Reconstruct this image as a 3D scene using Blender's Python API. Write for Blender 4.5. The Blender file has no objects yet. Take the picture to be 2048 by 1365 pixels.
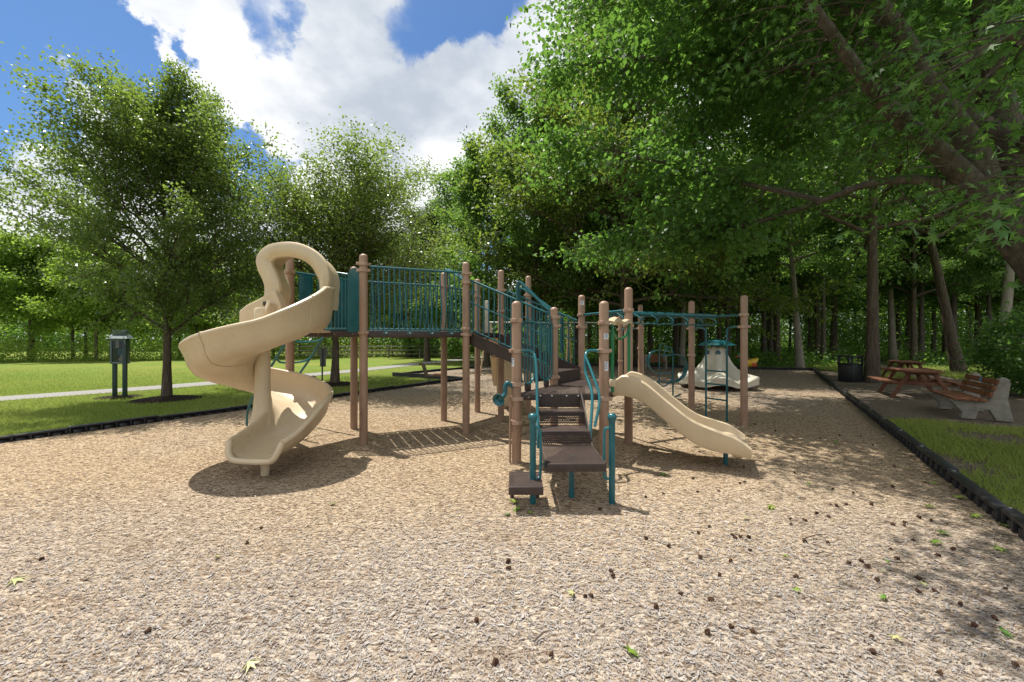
import bpy, bmesh, math, random
import numpy as np
from mathutils import Vector, Matrix
R = math.radians
C = bpy.context.scene.collection
sc = bpy.context.scene

# ------------------------------------------------------------------ camera
cam_d = bpy.data.cameras.new('camera')
cam_d.sensor_width = 36.0
cam_d.lens = 800.0 / 2048.0 * 36.0
cam_d.clip_end = 2000
cam = bpy.data.objects.new('camera', cam_d)
C.objects.link(cam)
cam.location = (0, 0, 1.6)
cam.rotation_euler = (R(90), 0, 0)
sc.camera = cam

# ------------------------------------------------------------------ sun and sky
SUN_DIR = Vector((0.262, -0.235, -0.90)).normalized()      # the way the light travels
el = math.asin(-SUN_DIR.z)
to_sun = -SUN_DIR
sun_d = bpy.data.lights.new('sun', 'SUN')
sun_d.energy = 5.0
sun_d.angle = R(0.53)
sun_d.color = (1.0, 0.955, 0.88)
sun = bpy.data.objects.new('sun', sun_d)
C.objects.link(sun)
sun.location = (-20, 20, 60)
sun.rotation_euler = SUN_DIR.to_track_quat('-Z', 'Y').to_euler()

world = bpy.data.worlds.new('World')
sc.world = world
world.use_nodes = True
wn, wl = world.node_tree.nodes, world.node_tree.links
wn.clear()
def wnode(t, **kw):
    n = wn.new(t)
    for k, v in kw.items(): setattr(n, k, v)
    return n
w_out = wnode('ShaderNodeOutputWorld')
w_bg = wnode('ShaderNodeBackground')
w_bg.inputs['Strength'].default_value = 0.066
sky = wnode('ShaderNodeTexSky', sky_type='NISHITA')
sky.sun_disc = False
sky.sun_elevation = el
sky.sun_rotation = math.atan2(to_sun.x, to_sun.y)
sky.altitude = 50
sky.air_density = 1.0
sky.dust_density = 0.6
sky.ozone_density = 2.0
tc = wnode('ShaderNodeTexCoord')
sep = wnode('ShaderNodeSeparateXYZ')
wl.new(tc.outputs['Generated'], sep.inputs[0])
def wmath(op, a, b=None, clamp=False):
    n = wnode('ShaderNodeMath', operation=op)
    n.use_clamp = clamp
    for i, v in enumerate((a, b)):
        if v is None: continue
        if isinstance(v, (int, float)): n.inputs[i].default_value = v
        else: wl.new(v, n.inputs[i])
    return n.outputs[0]
zz = wmath('ADD', wmath('MAXIMUM', sep.outputs['Z'], 0.0), 0.22)
comb = wnode('ShaderNodeCombineXYZ')
wl.new(wmath('DIVIDE', sep.outputs['X'], zz), comb.inputs[0])
wl.new(wmath('DIVIDE', sep.outputs['Y'], zz), comb.inputs[1])
comb.inputs[2].default_value = 3.7
n1 = wnode('ShaderNodeTexNoise')
n1.inputs['Scale'].default_value = 1.15
n1.inputs['Detail'].default_value = 9
n1.inputs['Roughness'].default_value = 0.56
n1.inputs['Distortion'].default_value = 0.25
wl.new(comb.outputs[0], n1.inputs['Vector'])
n2 = wnode('ShaderNodeTexNoise')
n2.inputs['Scale'].default_value = 2.1
n2.inputs['Detail'].default_value = 6
n2.inputs['Roughness'].default_value = 0.55
wl.new(comb.outputs[0], n2.inputs['Vector'])
cover = n1.outputs[0]
n3 = wnode('ShaderNodeTexNoise')
n3.inputs['Scale'].default_value = 5.0
n3.inputs['Detail'].default_value = 7
n3.inputs['Roughness'].default_value = .62
wl.new(tc.outputs['Generated'], n3.inputs['Vector'])
wv1 = wnode('ShaderNodeVectorMath', operation='SUBTRACT'); wl.new(n3.outputs['Color'], wv1.inputs[0]); wv1.inputs[1].default_value = (.5, .5, .5)
wv2 = wnode('ShaderNodeVectorMath', operation='SCALE'); wl.new(wv1.outputs[0], wv2.inputs[0]); wv2.inputs['Scale'].default_value = .30
wv3 = wnode('ShaderNodeVectorMath', operation='ADD'); wl.new(tc.outputs['Generated'], wv3.inputs[0]); wl.new(wv2.outputs[0], wv3.inputs[1])
wv4 = wnode('ShaderNodeVectorMath', operation='NORMALIZE'); wl.new(wv3.outputs[0], wv4.inputs[0])
# openings between the clouds, by their bearing in the sky
for (gx, gz, half, depth) in ((-1.10, .87, 4.5, .26), (-.99, .77, 4.5, .26), (-.89, .66, 4.5, .26), (-.79, .55, 4, .24), (-.67, .43, 4.5, .25),
                              (-.62, .87, 4.5, .24), (-.45, .83, 3.5, .18), (-1.26, .60, 4, .20), (-1.25, .78, 3, .16), (-.27, .78, 4.5, .22), (-.12, .85, 5, .20), (-1.22, .50, 5, .14), (-.52, .36, 4, .14)):
    g = Vector((gx, 1, gz)).normalized()
    dp = wnode('ShaderNodeVectorMath', operation='DOT_PRODUCT')
    wl.new(wv4.outputs[0], dp.inputs[0])
    dp.inputs[1].default_value = g
    mr = wnode('ShaderNodeMapRange', interpolation_type='SMOOTHSTEP')
    wl.new(dp.outputs['Value'], mr.inputs['Value'])
    mr.inputs['From Min'].default_value = math.cos(R(half * 1.25))
    mr.inputs['From Max'].default_value = 1.0
    mr.inputs['To Min'].default_value = 0.0
    mr.inputs['To Max'].default_value = depth
    cover = wmath('SUBTRACT', cover, mr.outputs[0])
ramp = wnode('ShaderNodeMapRange', interpolation_type='SMOOTHSTEP')
wl.new(cover, ramp.inputs['Value'])
ramp.inputs['From Min'].default_value = 0.33
ramp.inputs['From Max'].default_value = 0.46
cr = wnode('ShaderNodeMapRange', interpolation_type='SMOOTHSTEP')
wl.new(n2.outputs[0], cr.inputs['Value'])
cr.inputs['From Min'].default_value = 0.30
cr.inputs['From Max'].default_value = 0.60
ccol = wnode('ShaderNodeMix', data_type='RGBA')
wl.new(cr.outputs[0], ccol.inputs['Factor'])
ccol.inputs['A'].default_value = (6.0, 6.7, 7.7, 1)
ccol.inputs['B'].default_value = (12.0, 12.1, 12.3, 1)
smul = wnode('ShaderNodeMix', data_type='RGBA', blend_type='MULTIPLY')
smul.inputs['Factor'].default_value = 1.0
wl.new(sky.outputs[0], smul.inputs['A'])
smul.inputs['B'].default_value = (.80, 1.12, 1.42, 1)
smix = wnode('ShaderNodeMix', data_type='RGBA')
wl.new(ramp.outputs[0], smix.inputs['Factor'])
wl.new(smul.outputs['Result'], smix.inputs['A'])
wl.new(ccol.outputs['Result'], smix.inputs['B'])
wl.new(smix.outputs['Result'], w_bg.inputs['Color'])
wl.new(w_bg.outputs[0], w_out.inputs[0])

vs = sc.view_settings
vs.view_transform = 'Standard'
vs.look = 'None'
vs.gamma = 1.0
vs.use_curve_mapping = False
vs.exposure = 0.5
cy = sc.cycles
DENOISE = True
cy.denoiser = 'OPENIMAGEDENOISE'
cy.denoising_input_passes = 'RGB_ALBEDO_NORMAL'
cy.denoising_prefilter = 'NONE'
cy.use_adaptive_sampling = False
cy.max_bounces = 7
cy.diffuse_bounces = 4
cy.glossy_bounces = 2
cy.transmission_bounces = 4
cy.transparent_max_bounces = 10
cy.use_denoising = DENOISE
cy.sample_clamp_indirect = 6.0

# ------------------------------------------------------------------ materials
MATS = {}
def mat(name):
    m = bpy.data.materials.new(name)
    m.use_nodes = True
    MATS[name] = m
    return m, m.node_tree.nodes, m.node_tree.links, m.node_tree.nodes['Principled BSDF']
def noise_col(nt, links, coord, scale, cols, detail=5, rough=.6, vec_scale=None, lo=.3, hi=.7):
    tx = nt.new('ShaderNodeTexNoise')
    tx.inputs['Scale'].default_value = scale
    tx.inputs['Detail'].default_value = detail
    tx.inputs['Roughness'].default_value = rough
    if vec_scale:
        mp = nt.new('ShaderNodeMapping')
        mp.inputs['Scale'].default_value = vec_scale
        links.new(coord, mp.inputs[0]); links.new(mp.outputs[0], tx.inputs['Vector'])
    else:
        links.new(coord, tx.inputs['Vector'])
    rp = nt.new('ShaderNodeValToRGB')
    e = rp.color_ramp.elements
    n = len(cols)
    e[0].position = lo; e[0].color = (*cols[0], 1)
    e[1].position = hi; e[1].color = (*cols[-1], 1)
    for i in range(1, n - 1):
        x = e.new(lo + (hi - lo) * i / (n - 1)); x.color = (*cols[i], 1)
    links.new(tx.outputs[0], rp.inputs[0])
    return rp.outputs[0], tx.outputs[0]
def bump(nt, links, b, height, strength=.3, dist=.01):
    bp = nt.new('ShaderNodeBump')
    bp.inputs['Strength'].default_value = strength
    bp.inputs['Distance'].default_value = dist
    links.new(height, bp.inputs['Height']); links.new(bp.outputs[0], b.inputs['Normal'])
def simple(name, c0, c1, rough=.45, scale=6, bscale=None, bstr=.15, spec=.5, metal=0, vec_scale=None, bdist=.004, grime=0):
    m, nt, links, b = mat(name)
    co = nt.new('ShaderNodeTexCoord').outputs['Object']
    col, f = noise_col(nt, links, co, scale, (c0, c1), vec_scale=vec_scale)
    if grime:
        g0, _ = noise_col(nt, links, co, 3.2, ((1 - grime, 1 - grime * 1.1, 1 - grime * 1.25), (1, 1, 1), (1.03, 1.03, 1.03)), detail=9, rough=.72, vec_scale=(1, 1, .45), lo=.36, hi=.62)
        mxg = nt.new('ShaderNodeMix'); mxg.data_type = 'RGBA'; mxg.blend_type = 'MULTIPLY'; mxg.inputs['Factor'].default_value = 1
        links.new(col, mxg.inputs['A']); links.new(g0, mxg.inputs['B']); col = mxg.outputs['Result']
        rr_n, _ = noise_col(nt, links, co, 4, ((rough - .1,) * 3, (rough + .2,) * 3), detail=7, rough=.7)
        links.new(rr_n, b.inputs['Roughness'])
    links.new(col, b.inputs['Base Color'])
    if not grime: b.inputs['Roughness'].default_value = rough
    b.inputs['Specular IOR Level'].default_value = spec
    b.inputs['Metallic'].default_value = metal
    if bscale:
        _, h = noise_col(nt, links, co, bscale, (c0, c1), vec_scale=vec_scale)
        bump(nt, links, b, h, bstr, bdist)
    return m
simple('post', (.285, .175, .113), (.34, .212, .142), .42, 3, 260, .12, bdist=.002, grime=0.22)
simple('collar', (.36, .235, .165), (.42, .285, .205), .45, 4, grime=0.2)
simple('teal', (.004, .085, .10), (.009, .115, .132), .30, 5, spec=.6, grime=0.3)
simple('teal_bright', (.006, .115, .135), (.012, .145, .165), .3, 5, spec=.6)
simple('green_pole', (.006, .13, .05), (.01, .17, .065), .3, 5)
simple('tan_plastic', (.53, .42, .275), (.58, .47, .315), .32, 1.4, None, spec=.5, grime=0.06)
simple('pale_plastic', (.50, .47, .38), (.58, .54, .44), .38, 3, 120, .05, grime=0.12)
simple('deck_brown', (.030, .019, .016), (.055, .034, .028), .5, 12, 300, .2)
simple('steel', (.45, .45, .45), (.6, .6, .6), .3, 20, metal=1)
simple('black_plastic', (.012, .012, .014), (.026, .026, .03), .42, 9, 90, .15, grime=0.4)
simple('bench_red', (.17, .07, .036), (.30, .13, .07), .65, 3, 60, .4, spec=.25, vec_scale=(.5, 9, 9), grime=0.35)
simple('table_red', (.13, .055, .03), (.225, .10, .055), .65, 3, 60, .4, spec=.25, vec_scale=(.5, 9, 9), grime=0.35)
simple('weathered_wood', (.10, .075, .05), (.20, .15, .10), .8, 3, 60, .4, spec=.2, vec_scale=(.5, 9, 9))
simple('orange_wood', (.38, .15, .06), (.46, .20, .09), .6, 4, spec=.3)
simple('fence_wood', (.13, .11, .085), (.22, .19, .15), .85, 4, 40, .4, spec=.2)
simple('concrete', (.20, .185, .155), (.33, .305, .255), .85, 9, 140, .4, spec=.2, grime=0.3)
simple('swing_tan', (.42, .26, .15), (.48, .31, .19), .45, 4)
simple('kiosk_green', (.012, .035, .034), (.02, .05, .048), .45, 4)
simple('kiosk_roof', (.10, .14, .15), (.14, .18, .19), .4, 6)
simple('paper', (.65, .64, .58), (.75, .74, .68), .8, 8)
simple('blue_paper', (.06, .24, .42), (.09, .3, .5), .8, 8)
simple('grey_metal', (.10, .095, .085), (.14, .13, .115), .55, 6)
simple('dark_mulch', (.018, .012, .009), (.045, .032, .024), .95, 30, 90, 1.0, spec=.1, bdist=.03)
simple('yellow', (.72, .42, .02), (.8, .5, .04), .35, 4)
simple('red', (.5, .06, .02), (.58, .09, .03), .35, 4)
simple('grey_green', (.14, .19, .18), (.2, .26, .24), .4, 4)
simple('gumball', (.035, .02, .012), (.085, .045, .026), .9, 60, spec=.15)
simple('twig', (.06, .045, .035), (.12, .09, .07), .9, 20, spec=.15)
simple('sticker', (.62, .62, .64), (.75, .75, .76), .5, 30)
simple('sticker_print', (.10, .16, .26), (.16, .22, .34), .5, 30)
simple('eye', (.02, .05, .07), (.05, .12, .15), .2, 8)
m, nt, links, b = mat('glass')
b.inputs['Base Color'].default_value = (.05, .06, .07, 1)
b.inputs['Roughness'].default_value = .05
b.inputs['Alpha'].default_value = .35

# perforated steel plate, holes punched through
def perforated(name, pitch, hole):
    m, nt, links, b = mat(name)
    co = nt.new('ShaderNodeTexCoord').outputs['Object']
    sp = nt.new('ShaderNodeSeparateXYZ'); links.new(co, sp.inputs[0])
    def mth(op, a, bb=None):
        n = nt.new('ShaderNodeMath'); n.operation = op
        for i, v in enumerate((a, bb)):
            if v is None: continue
            if isinstance(v, (int, float)): n.inputs[i].default_value = v
            else: links.new(v, n.inputs[i])
        return n.outputs[0]
    u = sp.outputs['X']
    v = mth('ADD', sp.outputs['Y'], sp.outputs['Z'])
    row = mth('FLOOR', mth('DIVIDE', v, pitch))
    shift = mth('MULTIPLY', mth('MODULO', mth('ABSOLUTE', row), 2.0), .5)
    fu = mth('SUBTRACT', mth('FRACT', mth('ADD', mth('DIVIDE', u, pitch), shift)), .5)
    fv = mth('SUBTRACT', mth('FRACT', mth('DIVIDE', v, pitch)), .5)
    d = mth('SQRT', mth('ADD', mth('MULTIPLY', fu, fu), mth('MULTIPLY', fv, fv)))
    a = mth('GREATER_THAN', d, hole)
    col, _ = noise_col(nt, links, co, 10, ((.036, .022, .019), (.062, .04, .034)))
    links.new(col, b.inputs['Base Color'])
    b.inputs['Roughness'].default_value = .5
    links.new(a, b.inputs['Alpha'])
perforated('perforated_plate', .021, .33)

def bark(name, c0, c1, c2):
    m, nt, links, b = mat(name)
    co = nt.new('ShaderNodeTexCoord').outputs['Object']
    col, f = noise_col(nt, links, co, 5, (c0, c1, c2), detail=8, rough=.7, vec_scale=(3, 3, .55))
    links.new(col, b.inputs['Base Color'])
    b.inputs['Roughness'].default_value = .9
    b.inputs['Specular IOR Level'].default_value = .15
    _, h = noise_col(nt, links, co, 11, ((0, 0, 0), (1, 1, 1)), detail=6, rough=.7, vec_scale=(3, 3, .5))
    bump(nt, links, b, h, .9, .03)
bark('bark', (.05, .037, .027), (.105, .08, .06), (.17, .135, .105))
bark('bark_brown', (.05, .042, .034), (.10, .084, .067), (.17, .143, .115))
bark('bark_pale', (.17, .145, .115), (.27, .235, .19), (.36, .32, .265))

def leaf_mat(name, dark, light, trans, tw=.38, rough=.42, spec=.45):
    m, nt, links, b = mat(name)
    at = nt.new('ShaderNodeAttribute'); at.attribute_name = 'tint'
    oi = nt.new('ShaderNodeObjectInfo')
    mx = nt.new('ShaderNodeMix'); mx.data_type = 'RGBA'
    mx.inputs['A'].default_value = (*dark, 1); mx.inputs['B'].default_value = (*light, 1)
    links.new(at.outputs['Fac'], mx.inputs['Factor'])
    hs = nt.new('ShaderNodeHueSaturation')
    links.new(mx.outputs['Result'], hs.inputs['Color'])
    mr = nt.new('ShaderNodeMapRange')
    links.new(oi.outputs['Random'], mr.inputs['Value'])
    mr.inputs['To Min'].default_value = .475; mr.inputs['To Max'].default_value = .515
    links.new(mr.outputs[0], hs.inputs['Hue'])
    mr2 = nt.new('ShaderNodeMapRange')
    links.new(oi.outputs['Random'], mr2.inputs['Value'])
    mr2.inputs['To Min'].default_value = 1.12; mr2.inputs['To Max'].default_value = .85
    links.new(mr2.outputs[0], hs.inputs['Value'])
    links.new(hs.outputs[0], b.inputs['Base Color'])
    b.inputs['Roughness'].default_value = rough
    b.inputs['Specular IOR Level'].default_value = spec
    tr = nt.new('ShaderNodeBsdfTranslucent')
    tr.inputs['Color'].default_value = (*trans, 1)
    ms = nt.new('ShaderNodeMixShader')
    ms.inputs[0].default_value = tw
    links.new(b.outputs[0], ms.inputs[1]); links.new(tr.outputs[0], ms.inputs[2])
    links.new(ms.outputs[0], nt['Material Output'].inputs[0])
leaf_mat('leaf_pear', (.04, .07, .026), (.135, .185, .06), (.27, .40, .055), tw=.43, rough=.34, spec=.5)
leaf_mat('leaf_gum', (.028, .09, .026), (.09, .19, .048), (.20, .39, .055), tw=.45, rough=.45, spec=.28)
leaf_mat('leaf_maple', (.04, .075, .018), (.13, .175, .04), (.27, .38, .045), tw=.45, rough=.42, spec=.4)
leaf_mat('leaf_forest', (.036, .09, .026), (.11, .195, .05), (.24, .42, .06), tw=.46, rough=.42, spec=.35)
leaf_mat('leaf_oak', (.05, .085, .05), (.115, .155, .085), (.17, .24, .08), tw=.35, rough=.42, spec=.35)
leaf_mat('leaf_bright', (.09, .17, .03), (.19, .28, .06), (.38, .56, .07), tw=.5, rough=.5, spec=.2)
leaf_mat('leaf_under', (.036, .10, .02), (.11, .21, .042), (.24, .44, .05), tw=.48, rough=.45, spec=.3)
leaf_mat('grass_blade', (.20, .28, .05), (.34, .36, .11), (.40, .50, .10), tw=.4, rough=.6, spec=.2)
leaf_mat('fallen_leaf', (.12, .24, .03), (.22, .34, .06), (.25, .40, .06), tw=.25)
leaf_mat('fallen_leaf_pale', (.35, .38, .16), (.48, .48, .22), (.45, .45, .16), tw=.2)

# ground materials
def ground_mat(name, cols, scale, cols2=None, scale2=.35, bscale=60, bstr=.6, bdist=.02):
    m, nt, links, b = mat(name)
    co = nt.new('ShaderNodeTexCoord').outputs['Object']
    c, f = noise_col(nt, links, co, scale, cols, detail=8, rough=.7)
    if cols2:
        c2, _ = noise_col(nt, links, co, scale2, cols2, detail=4)
        mx = nt.new('ShaderNodeMix'); mx.data_type = 'RGBA'; mx.blend_type = 'MULTIPLY'
        mx.inputs['Factor'].default_value = 1
        links.new(c, mx.inputs['A']); links.new(c2, mx.inputs['B']); c = mx.outputs['Result']
    links.new(c, b.inputs['Base Color'])
    b.inputs['Roughness'].default_value = .95
    b.inputs['Specular IOR Level'].default_value = .1
    _, h = noise_col(nt, links, co, bscale, ((0, 0, 0), (1, 1, 1)), detail=6, rough=.7)
    bump(nt, links, b, h, bstr, bdist)
ground_mat('lawn', ((.10, .155, .028), (.16, .205, .045), (.25, .25, .09)), 9, ((.68, .92, .68), (1.25, 1.06, .95)), .3, 130, .9, .03)
ground_mat('dirt', ((.085, .066, .047), (.14, .112, .082), (.21, .172, .128)), 14, ((.8, .8, .8), (1.1, 1.1, 1.1)), .6, 90, .7, .015)
ground_mat('forest_floor', ((.045, .06, .02), (.08, .10, .035), (.13, .11, .06)), 5, ((.6, .9, .6), (1.1, 1.1, 1.0)), .3, 60, .9, .05)
ground_mat('asphalt', ((.20, .195, .185), (.26, .25, .235), (.30, .29, .275)), 18, None, .5, 160, .4, .006)

# wood mulch: elongated cells of many tones; weathered grey towards the entrance, fresher tan among the equipment
m, nt, links, b = mat('mulch')
co = nt.new('ShaderNodeTexCoord').outputs['Object']
def vor(scale, rot, stretch):
    mp = nt.new('ShaderNodeMapping')
    mp.inputs['Rotation'].default_value = (0, 0, rot)
    mp.inputs['Scale'].default_value = (scale, scale * stretch, scale)
    links.new(co, mp.inputs[0])
    v = nt.new('ShaderNodeTexVoronoi'); v.inputs['Scale'].default_value = 1.0
    links.new(mp.outputs[0], v.inputs['Vector'])
    s = nt.new('ShaderNodeSeparateColor'); links.new(v.outputs['Color'], s.inputs[0])
    return s.outputs[0], v.outputs['Distance']
va, da = vor(26, .5, 2.6)
vb, db = vor(30, 2.0, 2.4)
mxv = nt.new('ShaderNodeMix'); mxv.data_type = 'FLOAT'
nz = nt.new('ShaderNodeTexNoise'); nz.inputs['Scale'].default_value = 14; links.new(co, nz.inputs['Vector'])
gt = nt.new('ShaderNodeMath'); gt.operation = 'GREATER_THAN'; gt.inputs[1].default_value = .5
links.new(nz.outputs[0], gt.inputs[0]); links.new(gt.outputs[0], mxv.inputs['Factor'])
links.new(va, mxv.inputs['A']); links.new(vb, mxv.inputs['B'])
rp = nt.new('ShaderNodeValToRGB')
for i, (p, c) in enumerate(((0, (.075, .05, .033)), (.25, (.20, .15, .105)), (.6, (.32, .26, .195)), (1, (.46, .40, .32)))):
    e = rp.color_ramp.elements[i] if i < 2 else rp.color_ramp.elements.new(p)
    e.position = p; e.color = (*c, 1)
links.new(mxv.outputs['Result'], rp.inputs[0])
zone = nt.new('ShaderNodeTexNoise'); zone.inputs['Scale'].default_value = .35; zone.inputs['Detail'].default_value = 3
links.new(co, zone.inputs['Vector'])
spy = nt.new('ShaderNodeSeparateXYZ'); links.new(co, spy.inputs[0])
zy = nt.new('ShaderNodeMapRange'); links.new(spy.outputs['Y'], zy.inputs['Value'])
zy.inputs['From Min'].default_value = 2.2; zy.inputs['From Max'].default_value = 4.6
zf = nt.new('ShaderNodeMapRange'); links.new(spy.outputs['Y'], zf.inputs['Value'])
zf.inputs['From Min'].default_value = 8; zf.inputs['From Max'].default_value = 13
zs = nt.new('ShaderNodeMath'); zs.operation = 'SUBTRACT'; links.new(zy.outputs[0], zs.inputs[0])
zfm = nt.new('ShaderNodeMath'); zfm.operation = 'MULTIPLY'; zfm.inputs[1].default_value = .8; links.new(zf.outputs[0], zfm.inputs[0])
links.new(zfm.outputs[0], zs.inputs[1])
za = nt.new('ShaderNodeMath'); za.operation = 'ADD'; links.new(zs.outputs[0], za.inputs[0]); 
zn = nt.new('ShaderNodeMapRange'); links.new(zone.outputs[0], zn.inputs['Value']); zn.inputs['From Min'].default_value = .3; zn.inputs['From Max'].default_value = .7
zn.inputs['To Min'].default_value = -.45; zn.inputs['To Max'].default_value = .45
links.new(zn.outputs[0], za.inputs[1]); za.use_clamp = True
tone = nt.new('ShaderNodeMix'); tone.data_type = 'RGBA'
tone.inputs['A'].default_value = (.98, .97, .98, 1); tone.inputs['B'].default_value = (1.10, 1.0, .84, 1)
links.new(za.outputs[0], tone.inputs['Factor'])
mm = nt.new('ShaderNodeMix'); mm.data_type = 'RGBA'; mm.blend_type = 'MULTIPLY'; mm.inputs['Factor'].default_value = 1
links.new(rp.outputs[0], mm.inputs['A']); links.new(tone.outputs['Result'], mm.inputs['B'])
links.new(mm.outputs['Result'], b.inputs['Base Color'])
b.inputs['Roughness'].default_value = .95; b.inputs['Specular IOR Level'].default_value = .1
bump(nt, links, b, mxv.outputs['Result'], .8, .02)
m, nt, links, b = mat('wood_chip')
at = nt.new('ShaderNodeAttribute'); at.attribute_name = 'chip_colour'
links.new(at.outputs['Color'], b.inputs['Base Color'])
b.inputs['Roughness'].default_value = .9; b.inputs['Specular IOR Level'].default_value = .12

# ------------------------------------------------------------------ mesh helpers
class MB:
    def __init__(s): s.v, s.f = [], []
    def add(s, vs, fs):
        o = len(s.v); s.v += [tuple(v) for v in vs]; s.f += [tuple(i + o for i in f) for f in fs]; return s
    def box(s, c, d, M=None):
        x, y, z = d[0] / 2, d[1] / 2, d[2] / 2
        vs = [Vector((i * x, j * y, k * z)) for k in (-1, 1) for j in (-1, 1) for i in (-1, 1)]
        if M: vs = [M @ v for v in vs]
        vs = [v + Vector(c) for v in vs]
        return s.add(vs, [(0, 2, 3, 1), (4, 5, 7, 6), (0, 1, 5, 4), (2, 6, 7, 3), (0, 4, 6, 2), (1, 3, 7, 5)])
    def bevbox(s, c, d, r=.01, M=None):
        bm = bmesh.new(); bmesh.ops.create_cube(bm, size=1)
        for v in bm.verts: v.co = Vector((v.co.x * d[0], v.co.y * d[1], v.co.z * d[2]))
        bmesh.ops.bevel(bm, geom=bm.edges[:], offset=r, segments=2, affect='EDGES', profile=.5)
        bm.verts.index_update()
        vs = [(M @ v.co if M else v.co) + Vector(c) for v in bm.verts]
        fs = [[v.index for v in f.verts] for f in bm.faces]; bm.free()
        return s.add(vs, fs)
    def tube(s, pts, r, n=8, closed=False, caps=True):
        pts = [Vector(p) for p in pts]; m = len(pts)
        rr = r if isinstance(r, (list, tuple)) else [r] * m
        T = []
        for i in range(m):
            a = pts[(i - 1) % m] if (closed or i) else pts[0]
            bb = pts[(i + 1) % m] if (closed or i < m - 1) else pts[-1]
            t = bb - a; T.append(t.normalized() if t.length > 1e-9 else Vector((0, 0, 1)))
        up = Vector((0, 0, 1)) if abs(T[0].z) < .95 else Vector((1, 0, 0))
        N = (up - T[0] * up.dot(T[0])).normalized()
        vs, fs = [], []
        for i in range(m):
            N = (N - T[i] * N.dot(T[i]))
            N = N.normalized() if N.length > 1e-6 else T[i].orthogonal().normalized()
            B = T[i].cross(N)
            for k in range(n):
                a = 2 * math.pi * k / n
                vs.append(pts[i] + (N * math.cos(a) + B * math.sin(a)) * rr[i])
        for i in range(m if closed else m - 1):
            j = (i + 1) % m
            for k in range(n):
                fs.append((i * n + k, i * n + (k + 1) % n, j * n + (k + 1) % n, j * n + k))
        if caps and not closed:
            fs.append(tuple(reversed(range(n)))); fs.append(tuple((m - 1) * n + k for k in range(n)))
        return s.add(vs, fs)
    def lathe(s, prof, n=16, c=(0, 0, 0)):
        vs, fs = [], []; m = len(prof)
        for r, z in prof:
            for k in range(n):
                a = 2 * math.pi * k / n
                vs.append((c[0] + r * math.cos(a), c[1] + r * math.sin(a), c[2] + z))
        for i in range(m - 1):
            for k in range(n):
                fs.append((i * n + k, i * n + (k + 1) % n, (i + 1) * n + (k + 1) % n, (i + 1) * n + k))
        fs.append(tuple(reversed(range(n)))); fs.append(tuple((m - 1) * n + k for k in range(n)))
        return s.add(vs, fs)
    def prism(s, poly, z0, z1):
        n = len(poly)
        vs = [(x, y, z0) for x, y in poly] + [(x, y, z1) for x, y in poly]
        fs = [tuple(reversed(range(n))), tuple(range(n, 2 * n))] + [(i, (i + 1) % n, n + (i + 1) % n, n + i) for i in range(n)]
        return s.add(vs, fs)
    def sweep(s, sections, closed=True, caps=True):
        m, k = len(sections), len(sections[0])
        vs = [p for sec in sections for p in sec]; fs = []
        for i in range(m - 1):
            for j in range(k if closed else k - 1):
                fs.append((i * k + j, i * k + (j + 1) % k, (i + 1) * k + (j + 1) % k, (i + 1) * k + j))
        if caps: fs.append(tuple(reversed(range(k)))); fs.append(tuple((m - 1) * k + j for j in range(k)))
        return s.add(vs, fs)
    def mesh(s, name, material, smooth=True):
        me = bpy.data.meshes.new(name)
        me.from_pydata([tuple(v) for v in s.v], [], s.f)
        if material: me.materials.append(MATS[material])
        bm = bmesh.new(); bm.from_mesh(me)
        bmesh.ops.recalc_face_normals(bm, faces=bm.faces[:])
        if smooth:
            for f in bm.faces: f.smooth = True
            for e in bm.edges:
                if len(e.link_faces) == 2 and e.calc_face_angle(0) > R(38): e.smooth = False
        bm.to_mesh(me); bm.free(); me.update()
        return me
    def build(s, name, material, parent=None, smooth=True):
        return link(name, s.mesh(name, material, smooth), parent)
def link(name, data, parent=None):
    o = bpy.data.objects.new(name, data); C.objects.link(o)
    if parent: o.parent = parent
    return o
def tag(o, label=None, cat=None, group=None, kind=None):
    for k, v in (('label', label), ('category', cat), ('group', group), ('kind', kind)):
        if v: o[k] = v
    return o
def thing(name, loc, label, cat, group=None, rz=0, scale=1):
    o = link(name, None); o.location = loc; o.rotation_euler = (0, 0, rz); o.scale = (scale,) * 3
    return tag(o, label, cat, group)
def copy_tree(o, parent=None):
    c = o.copy(); C.objects.link(c); c.parent = parent
    for ch in list(o.children): copy_tree(ch, c)
    return c
def arc(c, r, a0, a1, n, plane='xz', z=0):
    out = []
    for i in range(n + 1):
        a = R(a0 + (a1 - a0) * i / n)
        p, q = r * math.cos(a), r * math.sin(a)
        out.append({'xz': (c[0] + p, c[1], c[2] + q), 'xy': (c[0] + p, c[1] + q, c[2]), 'yz': (c[0], c[1] + p, c[2] + q)}[plane])
    return out
def smooth_path(pts, n=6):
    pts = [Vector(p) for p in pts]; out = []
    P = [pts[0] * 2 - pts[1]] + pts + [pts[-1] * 2 - pts[-2]]
    for i in range(1, len(P) - 2):
        for k in range(n):
            t = k / n
            out.append(.5 * ((2 * P[i]) + (P[i + 1] - P[i - 1]) * t + (2 * P[i - 1] - 5 * P[i] + 4 * P[i + 1] - P[i + 2]) * t * t + (3 * P[i] - P[i - 1] - 3 * P[i + 1] + P[i + 2]) * t ** 3))
    out.append(pts[-1]); return out
def lerp(a, b, t): return a + (b - a) * t

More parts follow.
